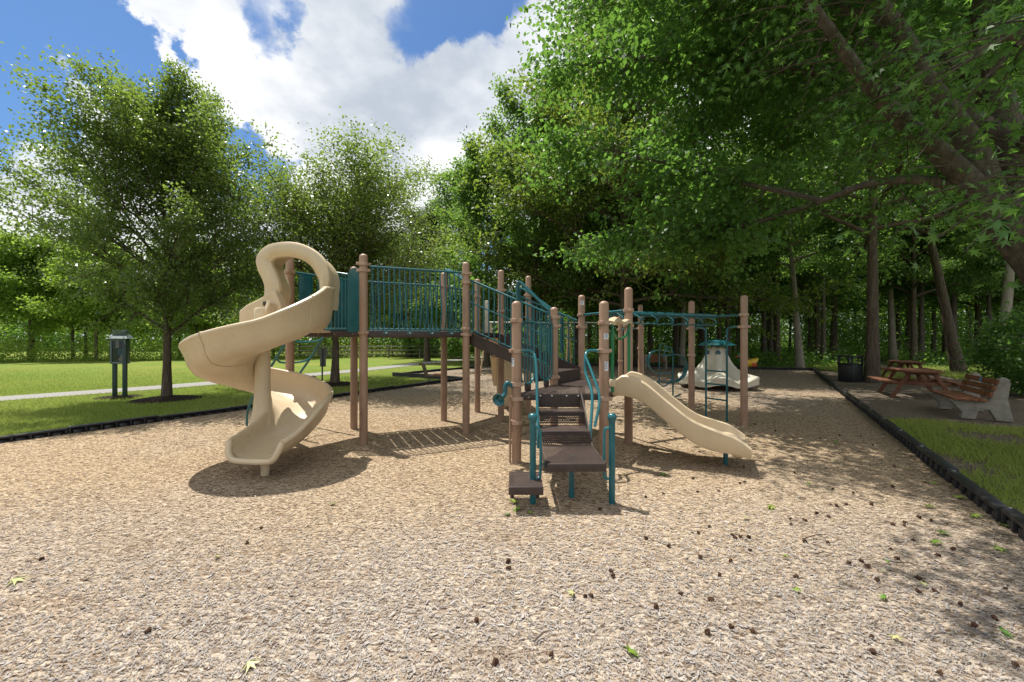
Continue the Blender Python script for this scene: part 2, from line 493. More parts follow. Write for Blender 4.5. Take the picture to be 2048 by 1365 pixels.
# ------------------------------------------------------------------ the ground
def sheet(name, poly, z, material, kind='structure'):
    o = MB().add([(x, y, z) for x, y in poly], [tuple(range(len(poly)))]).build(name, material, smooth=False)
    return tag(o, kind=kind)
LEFT0, LEFT1 = Vector((-13.3, -2.6)), Vector((-2.03, 16.4))
RIGHT0, RIGHT1 = Vector((0.35, -2.5)), Vector((16.2, 21.5))
MULCH = [tuple(LEFT0), tuple(RIGHT0), tuple(RIGHT1), (9.0, 24.4), (0.5, 27.3), (-2.25, 24.0), (-5.5, 18.5), tuple(LEFT1)]
tag(sheet('ground', [(-400, -120), (400, -120), (400, 700), (-400, 700)], -.03, 'lawn'), 'green lawn sheet')
sheet('mulch_bed', MULCH, 0.0, 'mulch')
sheet('picnic_dirt', [(.38, -2.5), (5.6, -2.5), (10.4, 3.4), (14.5, 7.5), (22, 15), (20, 21.5), (16.25, 21.5)], -.018, 'dirt')
sheet('forest_floor', [(.5, 27.6), (9.2, 24.7), (16.3, 21.8), (20.2, 21.3), (24, 15), (16, 7), (30, 2), (90, 10), (120, 120), (-6, 120), (-6, 40), (-2.6, 25)], -.022, 'forest_floor')
sheet('wood_path', [(17.5, 17), (19, 17), (24.5, 26), (34, 40), (44, 55), (41, 55), (31.5, 40), (22, 26)], -.012, 'dirt')
path_l = [(-26, 5.0), (-14.6, 10.9), (-12.2, 14.2), (-10.1, 18.2), (-8.7, 21.7), (-5.3, 33), (-1.5, 44)]
pv = []
for i, p in enumerate(path_l):
    a = Vector(path_l[max(i - 1, 0)]); c_ = Vector(path_l[min(i + 1, len(path_l) - 1)]); t = (c_ - a).normalized()
    n_ = Vector((-t.y, t.x)) * .75; pv.append((Vector(p) + n_, Vector(p) - n_))
sheet('path', [tuple(a) for a, _ in pv] + [tuple(q) for _, q in reversed(pv)], -.016, 'asphalt')

# ------------------------------------------------------------------ numpy instanced faces
def inst_mesh(name, tv, tf, RM, T, material, tint=None, attr='tint', colour=None):
    tv = np.asarray(tv, float); N, k = len(T), len(tv)
    V = np.einsum('nij,kj->nki', RM, tv) + T[:, None, :]
    me = bpy.data.meshes.new(name)
    me.vertices.add(N * k); me.vertices.foreach_set('co', V.reshape(-1).astype(np.float32))
    fl = np.concatenate([np.asarray(f) for f in tf]); ln = np.array([len(f) for f in tf])
    loops = (fl[None, :] + (np.arange(N) * k)[:, None]).reshape(-1)
    tot = np.tile(ln, N); st = np.concatenate([[0], np.cumsum(tot)[:-1]])
    me.loops.add(len(loops)); me.loops.foreach_set('vertex_index', loops.astype(np.int32))
    me.polygons.add(len(tot)); me.polygons.foreach_set('loop_start', st.astype(np.int32))
    me.materials.append(MATS[material])
    me.update(calc_edges=True)
    if tint is not None:
        a = me.attributes.new(attr, 'FLOAT', 'FACE'); a.data.foreach_set('value', np.repeat(tint, len(tf)).astype(np.float32))
    if colour is not None:
        a = me.attributes.new(attr, 'FLOAT_COLOR', 'FACE')
        cc = np.ones((N, 4)); cc[:, :3] = colour
        a.data.foreach_set('color', np.repeat(cc, len(tf), 0).reshape(-1).astype(np.float32))
    return me
def frames(rng, d, nrm, size):
    d = d / np.linalg.norm(d, axis=1, keepdims=True)
    x = np.cross(d, nrm); x /= (np.linalg.norm(x, axis=1, keepdims=True) + 1e-9)
    z = np.cross(x, d)
    return np.stack([x, d, z], axis=2) * size[:, None, None]
LEAF_V = [(0, 0, 0), (.34, .42, .07), (0, 1, -.03), (-.34, .42, .07)]
LEAF_F = [(0, 1, 2, 3)]
STAR_V = [(0, 0, 0)]
for i, (a, r) in enumerate(((-60, .30), (-38, .16), (5, .72), (30, .30), (48, .92), (70, .36), (90, 1.0), (110, .36), (132, .92), (150, .30), (175, .72), (218, .16), (240, .30))):
    STAR_V.append((r * math.cos(R(a)), .25 + r * math.sin(R(a)) * .75, -.10 * r * r))
STAR_F = [(0, i, i + 1) for i in range(1, 13)]
def leaf_cloud(rng, centres, dirs, per, spread, size, droop=.35, flat=.6):
    n = len(centres) * per
    c = np.repeat(centres, per, 0); dd = np.repeat(dirs, per, 0)
    off = rng.normal(size=(n, 3)); off[:, 2] *= flat
    p = c + off * spread
    d = dd * .5 + rng.normal(size=(n, 3)) * .7; d[:, 2] -= droop
    nrm = rng.normal(size=(n, 3)) * .55 + np.array([-.1, .05, 1.0])
    s = size * rng.uniform(.7, 1.25, n)
    tint = np.clip(np.repeat(rng.uniform(.1, .9, len(centres)), per) * .55 + rng.uniform(0, .5, n), 0, 1)
    return frames(rng, d, nrm, s), p, tint
def skeleton(rng, H, trunk_r, z0, crown_r, top, n_limb, n_sub, lean=(0, 0), up=.55, jitter=.12, trunk_stop=.8, shape=1.0):
    """A trunk with limbs and side branches; returns tubes and the points that carry leaves."""
    tubes, tips, tdirs = [], [], []
    m = 9; pts = []
    for i in range(m):
        t = i / (m - 1); w = jitter * t
        pts.append(np.array([lean[0] * t + rng.normal() * w * .5, lean[1] * t + rng.normal() * w * .5, H * trunk_stop * t]))
    rad = [trunk_r * (1.25 if i == 0 else 1) * (1 - .8 * i / (m - 1)) for i in range(m)]
    tubes.append((pts, rad))
    def at(z):
        t = min(max(z / (H * trunk_stop), 0), 1) * (m - 1); i = min(int(t), m - 2)
        return pts[i] + (pts[i + 1] - pts[i]) * (t - i)
    for k in range(n_limb):
        f = (k + rng.uniform(0, .8)) / n_limb
        z = z0 + (H * trunk_stop - z0) * f ** 1.1
        az = k * 2.4 + rng.uniform(-.5, .5)
        h = (z - z0) / max(H - z0, .1)
        L = crown_r * (max(.35, (1 - h ** 1.6 * .65)) if shape == 1.0 else max(.22, 1 - shape * h) * min(1, .6 + 2.2 * h)) * rng.uniform(.75, 1.1)
        u = up + h * .7 + rng.uniform(-.12, .12)
        d = np.array([math.cos(az), math.sin(az), u]); p = at(z); lp, lr = [p], [trunk_r * (.42 - .22 * h)]
        for s in range(6):
            d = d + np.array([0, 0, -.05 if h < .3 else .03]) + rng.normal(size=3) * .10
            dn = d / np.linalg.norm(d); p = p + dn * L / 6
            lp.append(p); lr.append(lr[0] * (1 - (s + 1) / 7))
            if shape != 1.0:
                for q in range(3): tips.append(p - dn * L / 6 * rng.uniform(0, 1) + rng.normal(size=3) * .16); tdirs.append(dn)
            if s >= 1:
                for q in range(n_sub):
                    sd = dn + rng.normal(size=3) * .75; sd[2] += .12; sd /= np.linalg.norm(sd)
                    sl = L * rng.uniform(.22, .42) * (1 - s * .06)
                    e = p + sd * sl + np.array([0, 0, -.05 * sl])
                    mid = (p + e) / 2 + rng.normal(size=3) * .04
                    tubes.append(([p, mid, e], [lr[-1] * .5 + .004, lr[-1] * .3 + .003, .003]))
                    for tt in (.35, .6, .85, 1.05):
                        tips.append(p + (e - p) * tt); tdirs.append(sd)
        tubes.append((lp, lr)); tips.append(p); tdirs.append(dn)
    for i in range(10):
        e = pts[-1] + rng.normal(size=3) * np.array([.35, .35, .3]) * (H - H * trunk_stop) * .7 + np.array([0, 0, (H - H * trunk_stop) * rng.uniform(.2, .8)])
        tubes.append(([pts[-2], (pts[-2] + e) / 2, e], [.02, .012, .004]))
        for tt in (.45, .7, .9): tips.append(pts[-2] + (e - pts[-2]) * tt); tdirs.append(np.array([0, 0, 1.]))
    return tubes, np.array(tips), np.array(tdirs)
def tubes_mesh(name, tubes, material, n0=10, minr=0.0):
    mb = MB()
    for pts, rad in tubes:
        if max(rad) < minr: continue
        big = max(rad) > .06
        mb.tube([Vector(p) for p in pts], list(rad), n0 if big else 4, caps=False)
    return mb.mesh(name, material)
def tree_meshes(seed, H, trunk_r, z0, crown_r, n_limb, n_sub, per, spread, leaf, leafm, barkm, up=.55, lean=(0, 0), droop=.35, star=False, minr=.008, trunk_stop=.8, shape=1.0):
    rng = np.random.default_rng(seed)
    tubes, tips, td = skeleton(rng, H, trunk_r, z0, crown_r, H, n_limb, n_sub, lean, up, trunk_stop=trunk_stop, shape=shape)
    keep = rng.uniform(size=len(tips)) > .12
    RM, P, tint = leaf_cloud(rng, tips[keep], td[keep], per, spread, leaf, droop)
    tr = tubes_mesh('trunk', tubes, barkm, minr=minr)
    cr_ = inst_mesh('crown', STAR_V if star else LEAF_V, STAR_F if star else LEAF_F, RM, P, leafm, tint)
    return tr, cr_
def place_tree(name, meshes, loc, label, group=None, rz=0, scale=1, zs=1, cat='tree'):
    t = thing(name, loc, label, cat, group, rz, 1); t.scale = (scale, scale, scale * zs)
    link('trunk', meshes[0], t)
    c = link('crown', meshes[1], t); c['kind'] = 'stuff'
    return t
# ------------------------------------------------------------------ the play structure
PS = thing('play_structure', (0, 0, 0), 'tan, brown and teal climbing structure with spiral slide, bridge and steps on the mulch', 'playground')
POST_R = .0635
posts = {'A1': (-2.318, 6.244, 2.96), 'A2': (-2.889, 7.314, 2.96), 'F': (-3.53, 6.36, 2.96), 'B1': (-.804, 6.995, 2.98), 'B2': (-1.368, 8.05, 2.98),
         'C': (-.777, 9.01, 3.0), 'D': (-.221, 8.05, 3.03), 'E': (.364, 8.9, 3.05), 'P1': (.0595, 5.289, 2.13), 'Q': (.67, 6.36, 2.14), 'P2': (1.216, 5.289, 2.13),
         'P3': (1.819, 6.244, 2.44), 'P4': (1.285, 7.38, 2.45), 'G1': (4.42, 7.62, 2.476), 'G2': (3.86, 8.6, 2.47), 'H1': (3.53, 11.0, 2.6), 'H2': (3.28, 12.1, 2.55)}
UP, LOW = 1.76, .91
collars = {'A1': (UP - .03, 2.70, 2.80), 'A2': (UP - .03, 2.70), 'F': (UP - .03, 2.70), 'B1': (UP - .05, UP + .05, 2.62, 2.78), 'B2': (UP - .03, 2.70), 'C': (UP - .03, 2.6),
           'D': (UP - .03, 2.2, 2.62), 'E': (UP - .03, 2.62), 'P1': (.53, .84, 1.03, 1.47, 1.87), 'Q': (1.03, 1.84, 1.98), 'P2': (.84, 1.47, 1.84), 'P3': (.84, 1.84, 2.08),
           'P4': (1.03, 1.86, 2.08), 'G1': (1.87, 2.10), 'G2': (1.87, 2.12, 1.30), 'H1': (1.4, 1.95), 'H2': (1.0, 1.95)}
PXY = {k: Vector((v[0], v[1], 0)) for k, v in posts.items()}
col_mb = MB()
col_mb.lathe([(POST_R + .001, -.028), (POST_R + .016, -.026), (POST_R + .018, 0), (POST_R + .016, .026), (POST_R + .001, .028)], 20)
for sgn in (-1, 1):
    col_mb.bevbox((0, sgn * (POST_R + .028), 0), (.05, .035, .045), .006)
COLLAR = col_mb.mesh('collar', 'collar')
for k, (x, y, top) in posts.items():
    prof = [(POST_R, -.25), (POST_R, top - .05)] + [(POST_R * math.cos(R(a)) , top - .05 + .05 * math.sin(R(a))) for a in (20, 40, 60, 75, 88)]
    po = MB().lathe(prof, 20).build('post', 'post', PS)
    po.location = (x, y, 0)
    for i, z in enumerate(collars[k]):
        co_ = link('collar', COLLAR, po); co_.location = (0, 0, z); co_.rotation_euler = (0, 0, i * .7 + x)
    if k in ('P2', 'P4', 'P1'):
        for (z, h, w) in {'P2': ((1.66, .075, .075), (1.27, .12, .055)), 'P4': ((2.30, .075, .07),), 'P1': ((1.32, .11, .05),)}[k]:
            mb = MB(); nn = 6; half = w / POST_R / 2; a0 = -math.pi / 2 + (.35 if k == 'P2' else -.9 if k == 'P1' else 0)
            vs = [((POST_R + .0015) * math.cos(a0 + half * (2 * i / nn - 1)), (POST_R + .0015) * math.sin(a0 + half * (2 * i / nn - 1)), z + s * h / 2) for s in (-1, 1) for i in range(nn + 1)]
            mb.add(vs, [(i, i + 1, nn + 2 + i, nn + 1 + i) for i in range(nn)])
            st_ = mb.build('warning_sticker', 'sticker', po)
            mb = MB()
            for q in range(4):
                zq = z + h * (.34 - q * .2); hh = h * .05; f0, f1 = -.8, (.75, .3, .6, .1)[q]
                vs = [((POST_R + .003) * math.cos(a0 + half * lerp(f0, f1, i / 4)), (POST_R + .003) * math.sin(a0 + half * lerp(f0, f1, i / 4)), zq + s * hh) for s in (-1, 1) for i in range(5)]
                mb.add(vs, [(i, i + 1, 6 + i, 5 + i) for i in range(4)])
            mb.build('sticker_lines', 'sticker_print', po)

# decks
def deck(keys, z, name='deck'):
    poly = [(PXY[k].x, PXY[k].y) for k in keys]
    cx = sum(p[0] for p in poly) / len(poly); cy_ = sum(p[1] for p in poly) / len(poly)
    d = MB().prism([(cx + (x - cx) * .985, cy_ + (y - cy_) * .985) for x, y in poly], z - .012, z).build(name, 'perforated_plate', PS, smooth=False)
    n = len(poly)
    for i in range(n):
        a, b_ = Vector((*poly[i], z - .05)), Vector((*poly[(i + 1) % n], z - .05))
        dr = (b_ - a).normalized(); L = (b_ - a).length - .14
        M = Matrix.Rotation(math.atan2(dr.y, dr.x), 3, 'Z')
        mb = MB().bevbox((a + b_) / 2, (L, .03, .085), .006, M)
        fr = mb.build('deck_frame', 'deck_brown', d)
        bo = MB()
        for q in (.14, .4, .62, .86):
            p = a + (b_ - a) * q; nrm = Vector((dr.y, -dr.x, 0)) * .019
            for sg in (-1, 1): bo.tube([p + nrm * sg * .8, p + nrm * sg * 1.25], .009, 8)
        bo.build('bolt', 'steel', d)
    return d
deck(('A1', 'A2', 'F'), UP); deck(('B1', 'D', 'E', 'C', 'B2'), UP); deck(('P1', 'P2', 'P3', 'P4', 'Q'), LOW)

# barriers of upright bars between two rails
def barrier(p0, p1, z0a, z1a, z0b, z1b, n, label=None, bow=0.0, bow_dir=None, r=.0125, mid=None, inset=.09, material='teal'):
    a, b_ = Vector(p0), Vector(p1); dr = (b_ - a); L = dr.length; dr.normalize()
    a, b_ = a + dr * inset, b_ - dr * inset
    e = link('barrier', None, PS)
    if label: e['label'] = label
    def P(t, z): v = a.lerp(b_, t); return Vector((v.x, v.y, z))
    MB().tube([P(0, z1a), P(1, z1b)], .019, 10).build('top_rail', material, e)
    MB().tube([P(0, z0a), P(1, z0b)], .016, 8).build('bottom_rail', material, e)
    if mid: MB().tube([P(0, lerp(z0a, z1a, mid)), P(1, lerp(z0b, z1b, mid))], .013, 8).build('middle_rail', material, e)
    for i in range(n):
        t = (i + .5) / n; za, zb = lerp(z0a, z0b, t), lerp(z1a, z1b, t)
        if bow:
            bd = Vector(bow_dir) * bow
            pts = smooth_path([P(t, zb), P(t, lerp(za, zb, .7)) + bd * .25, P(t, lerp(za, zb, .35)) + bd, P(t, lerp(za, zb, .12)) + bd * .55, P(t, za)], 3)
        else: pts = [P(t, za), P(t, zb)]
        MB().tube(pts, r, 6, caps=False).build('bar', material, e)
    return e
def pxyz(k): return (PXY[k].x, PXY[k].y, 0)
br = (PXY['B1'] - PXY['A1']).normalized(); out_n = Vector((br.y, -br.x, 0))
# bridge
bd = link('bridge', None, PS)
ang = math.atan2(br.y, br.x)
for i in range(9):
    t = (i + .5) / 9
    c = (PXY['A1'].lerp(PXY['B1'], t) + PXY['A2'].lerp(PXY['B2'], t)) / 2
    MB().bevbox((c.x, c.y, UP - .012), ((PXY['B1'] - PXY['A1']).length / 9 - .012, 1.08, .024), .005, Matrix.Rotation(ang, 3, 'Z')).build('deck_plank', 'deck_brown', bd)
for s0, s1, sg in (('A1', 'B1', 1), ('A2', 'B2', -1)):
    c = (PXY[s0] + PXY[s1]) / 2
    MB().bevbox((c.x, c.y, UP - .055), ((PXY[s1] - PXY[s0]).length - .15, .05, .085), .008, Matrix.Rotation(ang, 3, 'Z')).build('side_beam', 'deck_brown', bd)
    for t in (.2, .42, .64, .84):
        p = PXY[s0].lerp(PXY[s1], t) + out_n * sg * .028 + Vector((0, 0, UP - .03))
        MB().bevbox(p, (.09, .012, .04), .005, Matrix.Rotation(ang, 3, 'Z')).build('bracket', 'teal', bd)
        MB().tube([p, p + out_n * sg * .016], .012, 8).build('bolt', 'steel', bd)
barrier(pxyz('A1'), pxyz('B1'), UP + .03, 2.77, UP + .03, 2.79, 18, 'near railing of the bridge with bowed bars', .10, out_n)
barrier(pxyz('A2'), pxyz('B2'), UP + .03, 2.70, UP + .03, 2.70, 18, 'far railing of the bridge with bowed bars', .10, -out_n)
# slide platform: bars and solid panels beside the spiral slide, at the back
A1, F_, A2 = PXY['A1'], PXY['F'], PXY['A2']
side = (F_ - A1).normalized()
pan = MB(); pa = A1 + side * .08; pb = A1 + side * .25
outline = [(0, UP - .02), (.20, UP - .02), (.20, 2.62)] + [(.20 - .12 + .12 * math.cos(R(a)), 2.62 + .12 * math.sin(R(a))) for a in (20, 45, 70, 90)] + [(0, 2.74)]
vs = []
for off in (-.02, .02):
    for u, z in outline:
        p = A1 + side * (.05 + u) + Vector((side.y, -side.x, 0)) * off; vs.append((p.x, p.y, z))
n = len(outline)
pan.add(vs, [tuple(reversed(range(n))), tuple(range(n, 2 * n))] + [(i, (i + 1) % n, n + (i + 1) % n, n + i) for i in range(n)])
pan.build('side_panel', 'teal', PS)['label'] = 'solid teal panel beside the spiral slide'
q0 = A1 + side * .25; q1 = A1 + side * .62
barrier(q0, q1, UP + .03, 2.64, UP + .03, 2.70, 6, 'short railing between teal panel and spiral slide', inset=.01)
barrier(pxyz('F'), pxyz('A2'), UP + .03, 2.70, UP + .03, 2.70, 9, 'railing behind the spiral slide platform')
for t0, t1 in ((.12, .30), (.70, .88)):
    a = F_.lerp(A2, t0); b_ = F_.lerp(A2, t1); c = (a + b_) / 2
    MB().bevbox((c.x, c.y, UP + .47), ((b_ - a).length, .03, .92), .012, Matrix.Rotation(math.atan2((b_ - a).y, (b_ - a).x), 3, 'Z')).build('side_panel', 'teal', PS)

# spiral slide
CX, CYY, RC, HW = -3.38, 5.42, .46, .345
ss = link('spiral_slide', None, PS); ss['label'] = 'tan plastic spiral slide with hooded entrance'
path = []                                                           # centre, heading, z, wall height of outer side, inner side, half width
for i in range(7):
    t = i / 6; path.append((Vector((CX + RC - .13 * (1 - t) ** 2, lerp(5.90, CYY, t), 0)), -90 + 14 * (1 - t), lerp(UP - .01, 1.73, t), lerp(.62, .58, t), lerp(.36, .36, t), HW))
N = 56
for i in range(1, N + 1):
    th = -360 * i / N
    z = 1.73 - 1.31 * (i / N) ** .92
    wo = .355 + .225 * max(0, 1 - i / (N * .17)); wi = .34 * min(1, max(0, 1.2 - i / N)) + .10
    path.append((Vector((CX + RC * math.cos(R(th)), CYY + RC * math.sin(R(th)), 0)), th - 90, z, wo, wi, HW))
z_end = path[-1][2]; hd = -90.0; p = path[-1][0].copy()
for i in range(1, 11):
    t = i / 10; hd = -90 - 6 * t
    p = p + Vector((math.cos(R(hd)), math.sin(R(hd)), 0)) * .080
    path.append((p.copy(), hd, lerp(z_end, .245, math.sin(t * math.pi / 2)), lerp(.355, .19, t ** 1.5), lerp(.24, .19, t), HW * (1 - .14 * max(0, (t - .6) / .4) ** 2)))
def chute_section(c, hd, z, wo, wi, hw, th=.022):
    f = Vector((math.cos(R(hd)), math.sin(R(hd)), 0)); lft = Vector((-f.y, f.x, 0))      # left of travel is the outer side
    inner, rr = [], .13
    def pt(u, w): q = c + lft * u; return Vector((q.x, q.y, z + w))
    inner.append((-hw + .0, wi))
    for a in (180, 205, 230, 250, 270): inner.append((-hw + rr + rr * math.cos(R(a)), min(rr, wi) + min(rr, wi) * math.sin(R(a))))
    inner.append((0, -.012))
    ro = .24
    for a in (270, 290, 310, 335, 360): inner.append((hw - ro + ro * math.cos(R(a)), min(ro, wo) + min(ro, wo) * math.sin(R(a))))
    inner.append((hw + .012, wo))
    rim = [(hw + .012 + .028 + .034 * math.cos(R(a)), wo + .034 * math.sin(R(a))) for a in (150, 110, 70, 30, -10, -50)]
    outer = []
    for u, w in reversed(inner[1:-1]):
        du = (1 if u > 0 else -1) * th * (1 if w > .02 else .4); outer.append((u + du, w - (th if w < rr * .98 else 0)))
    rim2 = [(-hw - .03 + .028 * math.cos(R(a)), wi + .028 * math.sin(R(a))) for a in (230, 190, 150, 110, 70, 30)]
    return [pt(u, w) for u, w in inner + rim + outer + rim2]
MB().sweep([chute_section(*q) for q in path]).build('chute', 'tan_plastic', ss)
MB().bevbox((CX + RC - .14, 6.08, UP - .02), (.44, .40, .03), .01).build('entry_plate', 'tan_plastic', ss)
# exit lip
c, hd, z, wo, wi, hw = path[-1]
f = Vector((math.cos(R(hd)), math.sin(R(hd)), 0)); lft = Vector((-f.y, f.x, 0))
lip = [c + lft * (hw + .04) + Vector((0, 0, z + .19)), c + lft * (hw + .01) + f * .035 + Vector((0, 0, z + .09)), c + lft * hw * .9 + f * .05 + Vector((0, 0, z + .015)), c + lft * hw * .6 + f * .05 + Vector((0, 0, z - .022)), c - lft * hw * .6 + f * .05 + Vector((0, 0, z - .022)), c - lft * hw * .9 + f * .05 + Vector((0, 0, z + .015)), c - lft * (hw + .01) + f * .035 + Vector((0, 0, z + .09)), c - lft * (hw + .03) + Vector((0, 0, z + .19))]
MB().tube(smooth_path(lip, 5), .036, 10).build('exit_lip', 'tan_plastic', ss)
# centre column, flaring into the last turn
MB().lathe([(.17, .38), (.15, .5), (.115, .68), (.10, .85), (.095, 1.1), (.095, 1.9), (.10, 2.02), (.08, 2.05)], 20, (CX, CYY, 0)).build('column', 'tan_plastic', ss)
MB().tube([c - f * .16 + Vector((0, 0, -.1)), c - f * .16 + Vector((0, 0, z - .01))], .048, 12).build('exit_foot', 'tan_plastic', ss)
MB().tube([(CX, CYY, -.1), (CX, CYY, .45)], .055, 12).build('column_foot', 'post', ss)
# hood
hood_c = [(-2.66, 2.06), (-2.64, 2.18), (-2.64, 2.30), (-2.63, 2.48), (-2.68, 2.65), (-2.80, 2.79), (-3.0, 2.89), (-3.2, 2.915), (-3.40, 2.88), (-3.515, 2.76), (-3.50, 2.63), (-3.44, 2.50), (-3.40, 2.36), (-3.42, 2.22), (-3.50, 2.12), (-3.56, 1.98), (-3.56, 1.78)]
hp = smooth_path([(x, 0, z) for x, z in hood_c], 4)
secs = []
for i, p in enumerate(hp):
    t = (hp[min(i + 1, len(hp) - 1)] - hp[max(i - 1, 0)]).normalized(); nr = Vector((t.z, 0, -t.x))
    if nr.dot(Vector((p.x + 3.08, 0, p.z - 2.3))) < 0: nr = -nr
    frac = i / (len(hp) - 1); k = max(.55, min(1, math.sin(math.pi * min(max((frac - .02) / .96, 0), 1)) * 1.6))
    nrT = Vector((t.z, 0, -t.x))
    s = []
    for (rad, dep) in ((.0, -.085), (.055, -.07), (.085, -.025), (.088, .03), (.06, .09), (.045, .2), (.03, .42), (-.01, .42), (-.02, .2), (-.05, .06), (-.062, .0), (-.05, -.05)):
        q = p - nrT * rad * k * 1.45; s.append(Vector((q.x, 5.66 + dep, q.z)))
    secs.append(s)
MB().sweep(secs).build('hood', 'tan_plastic', ss)
# inner shoulder box over the column, with its two hand holes
sh = [(-3.80, 1.60), (-3.80, 2.02), (-3.70, 2.10), (-3.50, 2.20), (-3.36, 2.30), (-3.30, 2.32), (-3.22, 2.1), (-3.20, 1.70), (-3.25, 1.60)]
vs = [(x, 5.56, z) for x, z in sh] + [(x, 5.74, z) for x, z in sh]; n = len(sh)
mbx = MB().add(vs, [tuple(range(n)), tuple(reversed(range(n, 2 * n)))] + [(i, n + i, n + (i + 1) % n, (i + 1) % n) for i in range(n)])
me = mbx.mesh('shoulder', 'tan_plastic')
bm = bmesh.new(); bm.from_mesh(me); bmesh.ops.bevel(bm, geom=[e for e in bm.edges], offset=.022, segments=3, affect='EDGES', profile=.5); bm.to_mesh(me); bm.free()
for pl in me.polygons: pl.use_smooth = True
sho = link('shoulder', me, ss)
for z in (2.12, 1.93): MB().bevbox((-3.42, 5.556, z), (.075, .02, .055), .006).build('hand_hole', 'deck_brown', ss)
MB().bevbox((-3.05, 5.70, 2.80), (.20, .03, .035), .008).build('grab_bar', 'steel', ss)
# seams where the moulded sections bolt together
for q in (path[9], path[22], path[38]):
    sec = chute_section(*q); ctr = sum(sec, Vector()) / len(sec)
    half = [ctr + (v - ctr) * 1.012 for v in sec[12:30]]
    MB().tube(half, .006, 5).build('seam', 'tan_plastic', ss)

# wave slide at the low deck
ws = link('wave_slide', None, PS); ws['label'] = 'short tan wave slide off the low deck'
o0 = (PXY['P2'] + PXY['P3']) / 2; dv = Vector((math.cos(R(-25)), math.sin(R(-25)), 0)); lv = Vector((-dv.y, dv.x, 0))
prof = smooth_path([(0, 0, .93), (.2, 0, .925), (.42, 0, .84), (.68, 0, .63), (.92, 0, .44), (1.10, 0, .345), (1.28, 0, .312), (1.46, 0, .308), (1.63, 0, .265)], 5)
secs = []
for i, p in enumerate(prof):
    s = p.x; wall = .18 if s < 1.1 else lerp(.18, .03, ((s - 1.1) / .53) ** 1.8); hw = .30 if s < 1.15 else .30 + .05 * math.sin(math.pi * (s - 1.15) / .6)
    if s < .12: wall = lerp(.08, .17, s / .12)
    base = o0 + dv * s
    def pt(u, w): q = base + lv * u; return Vector((q.x, q.y, p.z + w))
    inn = [(-hw, wall), (-hw + .015, wall * .35), (-hw + .06, .02), (-.12, 0), (.12, 0), (hw - .06, .02), (hw - .015, wall * .35), (hw, wall)]
    rim = [(hw + .034 + .040 * math.cos(R(a)), wall + .036 * math.sin(R(a))) for a in (140, 100, 60, 20, -20)]
    low = [(hw + .055, -.03), (hw + .03, -.075), (.1, -.05), (-.1, -.05), (-hw - .03, -.075), (-hw - .055, -.03)]
    rim2 = [(-hw - .034 + .040 * math.cos(R(a)), wall + .036 * math.sin(R(a))) for a in (200, 160, 120, 80, 40)]
    secs.append([pt(u, w) for u, w in inn + rim + low + rim2])
MB().sweep(secs).build('chute', 'tan_plastic', ws)
base = o0 + dv * 1.50
for sg in (-1, 1):
    p = base + lv * sg * .27 + Vector((0, 0, .27)); MB().lathe([(.02, -.1), (.07, -.07), (.085, 0), (.06, .05)], 14, p).build('exit_foot', 'tan_plastic', ws)
MB().tube([base + Vector((0, 0, -.1)) - dv * .12, base + Vector((0, 0, .27)) - dv * .12], .03, 10).build('support_leg', 'teal', ws)
for k, t in (('P2', .17), ('P3', .86)):
    p = PXY['P2'].lerp(PXY['P3'], t) + dv * .05
    MB().tube([p + Vector((0, 0, LOW)), p + Vector((0, 0, 1.84))], .022, 10).build('entry_pole', 'green_pole', ws)
    MB().bevbox(p + Vector((0, 0, LOW + .12)), (.07, .07, .10), .012).build('pole_socket', 'tan_plastic', ws)
bow = MB(); a = PXY['P2'].lerp(PXY['P3'], .12) + dv * .04; b_ = PXY['P2'].lerp(PXY['P3'], .9) + dv * .04
secs = []
for i in range(13):
    t = i / 12; p = a.lerp(b_, t) + Vector((0, 0, 1.83 + .035 * math.sin(t * 9) + .05 * math.sin(math.pi * t)))
    secs.append([p + Vector((dv.x * x, dv.y * x, z)) for x, z in ((-.06, -.02), (-.05, .03), (0, .045), (.05, .03), (.06, -.02), (0, 0))])
bow.sweep(secs).build('entry_canopy', 'tan_plastic', ws)
# pipe hoop below the canopy
MB().tube(smooth_path([a + Vector((0, 0, 1.84)), a.lerp(b_, .2) + Vector((0, 0, 1.70)), a.lerp(b_, .45) + Vector((0, 0, 1.63)), a.lerp(b_, .8) + Vector((0, 0, 1.68)), b_ + Vector((0, 0, 1.84))], 5), .016, 8).build('entry_hoop', 'green_pole', ws)

# front steps
SX0, SX1 = .335, .885; SC = (SX0 + SX1) / 2
st = link('front_steps', None, PS); st['label'] = 'brown perforated steps up to the low deck'
def tread(y0, y1, z, x0=SX0, x1=SX1, lip=.05):
    g = link('step', None, st)
    t_ = MB().box(((x0 + x1) / 2, (y0 + y1) / 2, z - .004), (x1 - x0, y1 - y0, .008)).build('tread', 'perforated_plate', st, smooth=False)
    MB().bevbox(((x0 + x1) / 2, y0 - .008, z - lip / 2 + .002), (x1 - x0 + .004, .016, lip), .004).build('nosing', 'deck_brown', st)
    bpy.data.objects.remove(g)
    return t_
def riser(y, z0, z1, solid=False):
    MB().box((SC, y, (z0 + z1) / 2), (SX1 - SX0 - .01, .006, z1 - z0)).build('riser', 'deck_brown' if solid else 'perforated_plate', st, smooth=False)
riser(5.17, .745, LOW - .005, True)
tread(4.92, 5.165, .735); riser(4.90, .585, .725)
tread(4.55, 4.89, .575); riser(4.47, .45, .565)
tread(3.80, 4.50, .435, lip=.075)
tread(3.72, 4.15, .245, -.03, .29, lip=.075)
for x in (.0, .26): MB().tube([(x, 4.08, -.1), (x, 4.08, .235)], .02, 8).build('support_leg', 'deck_brown', st)
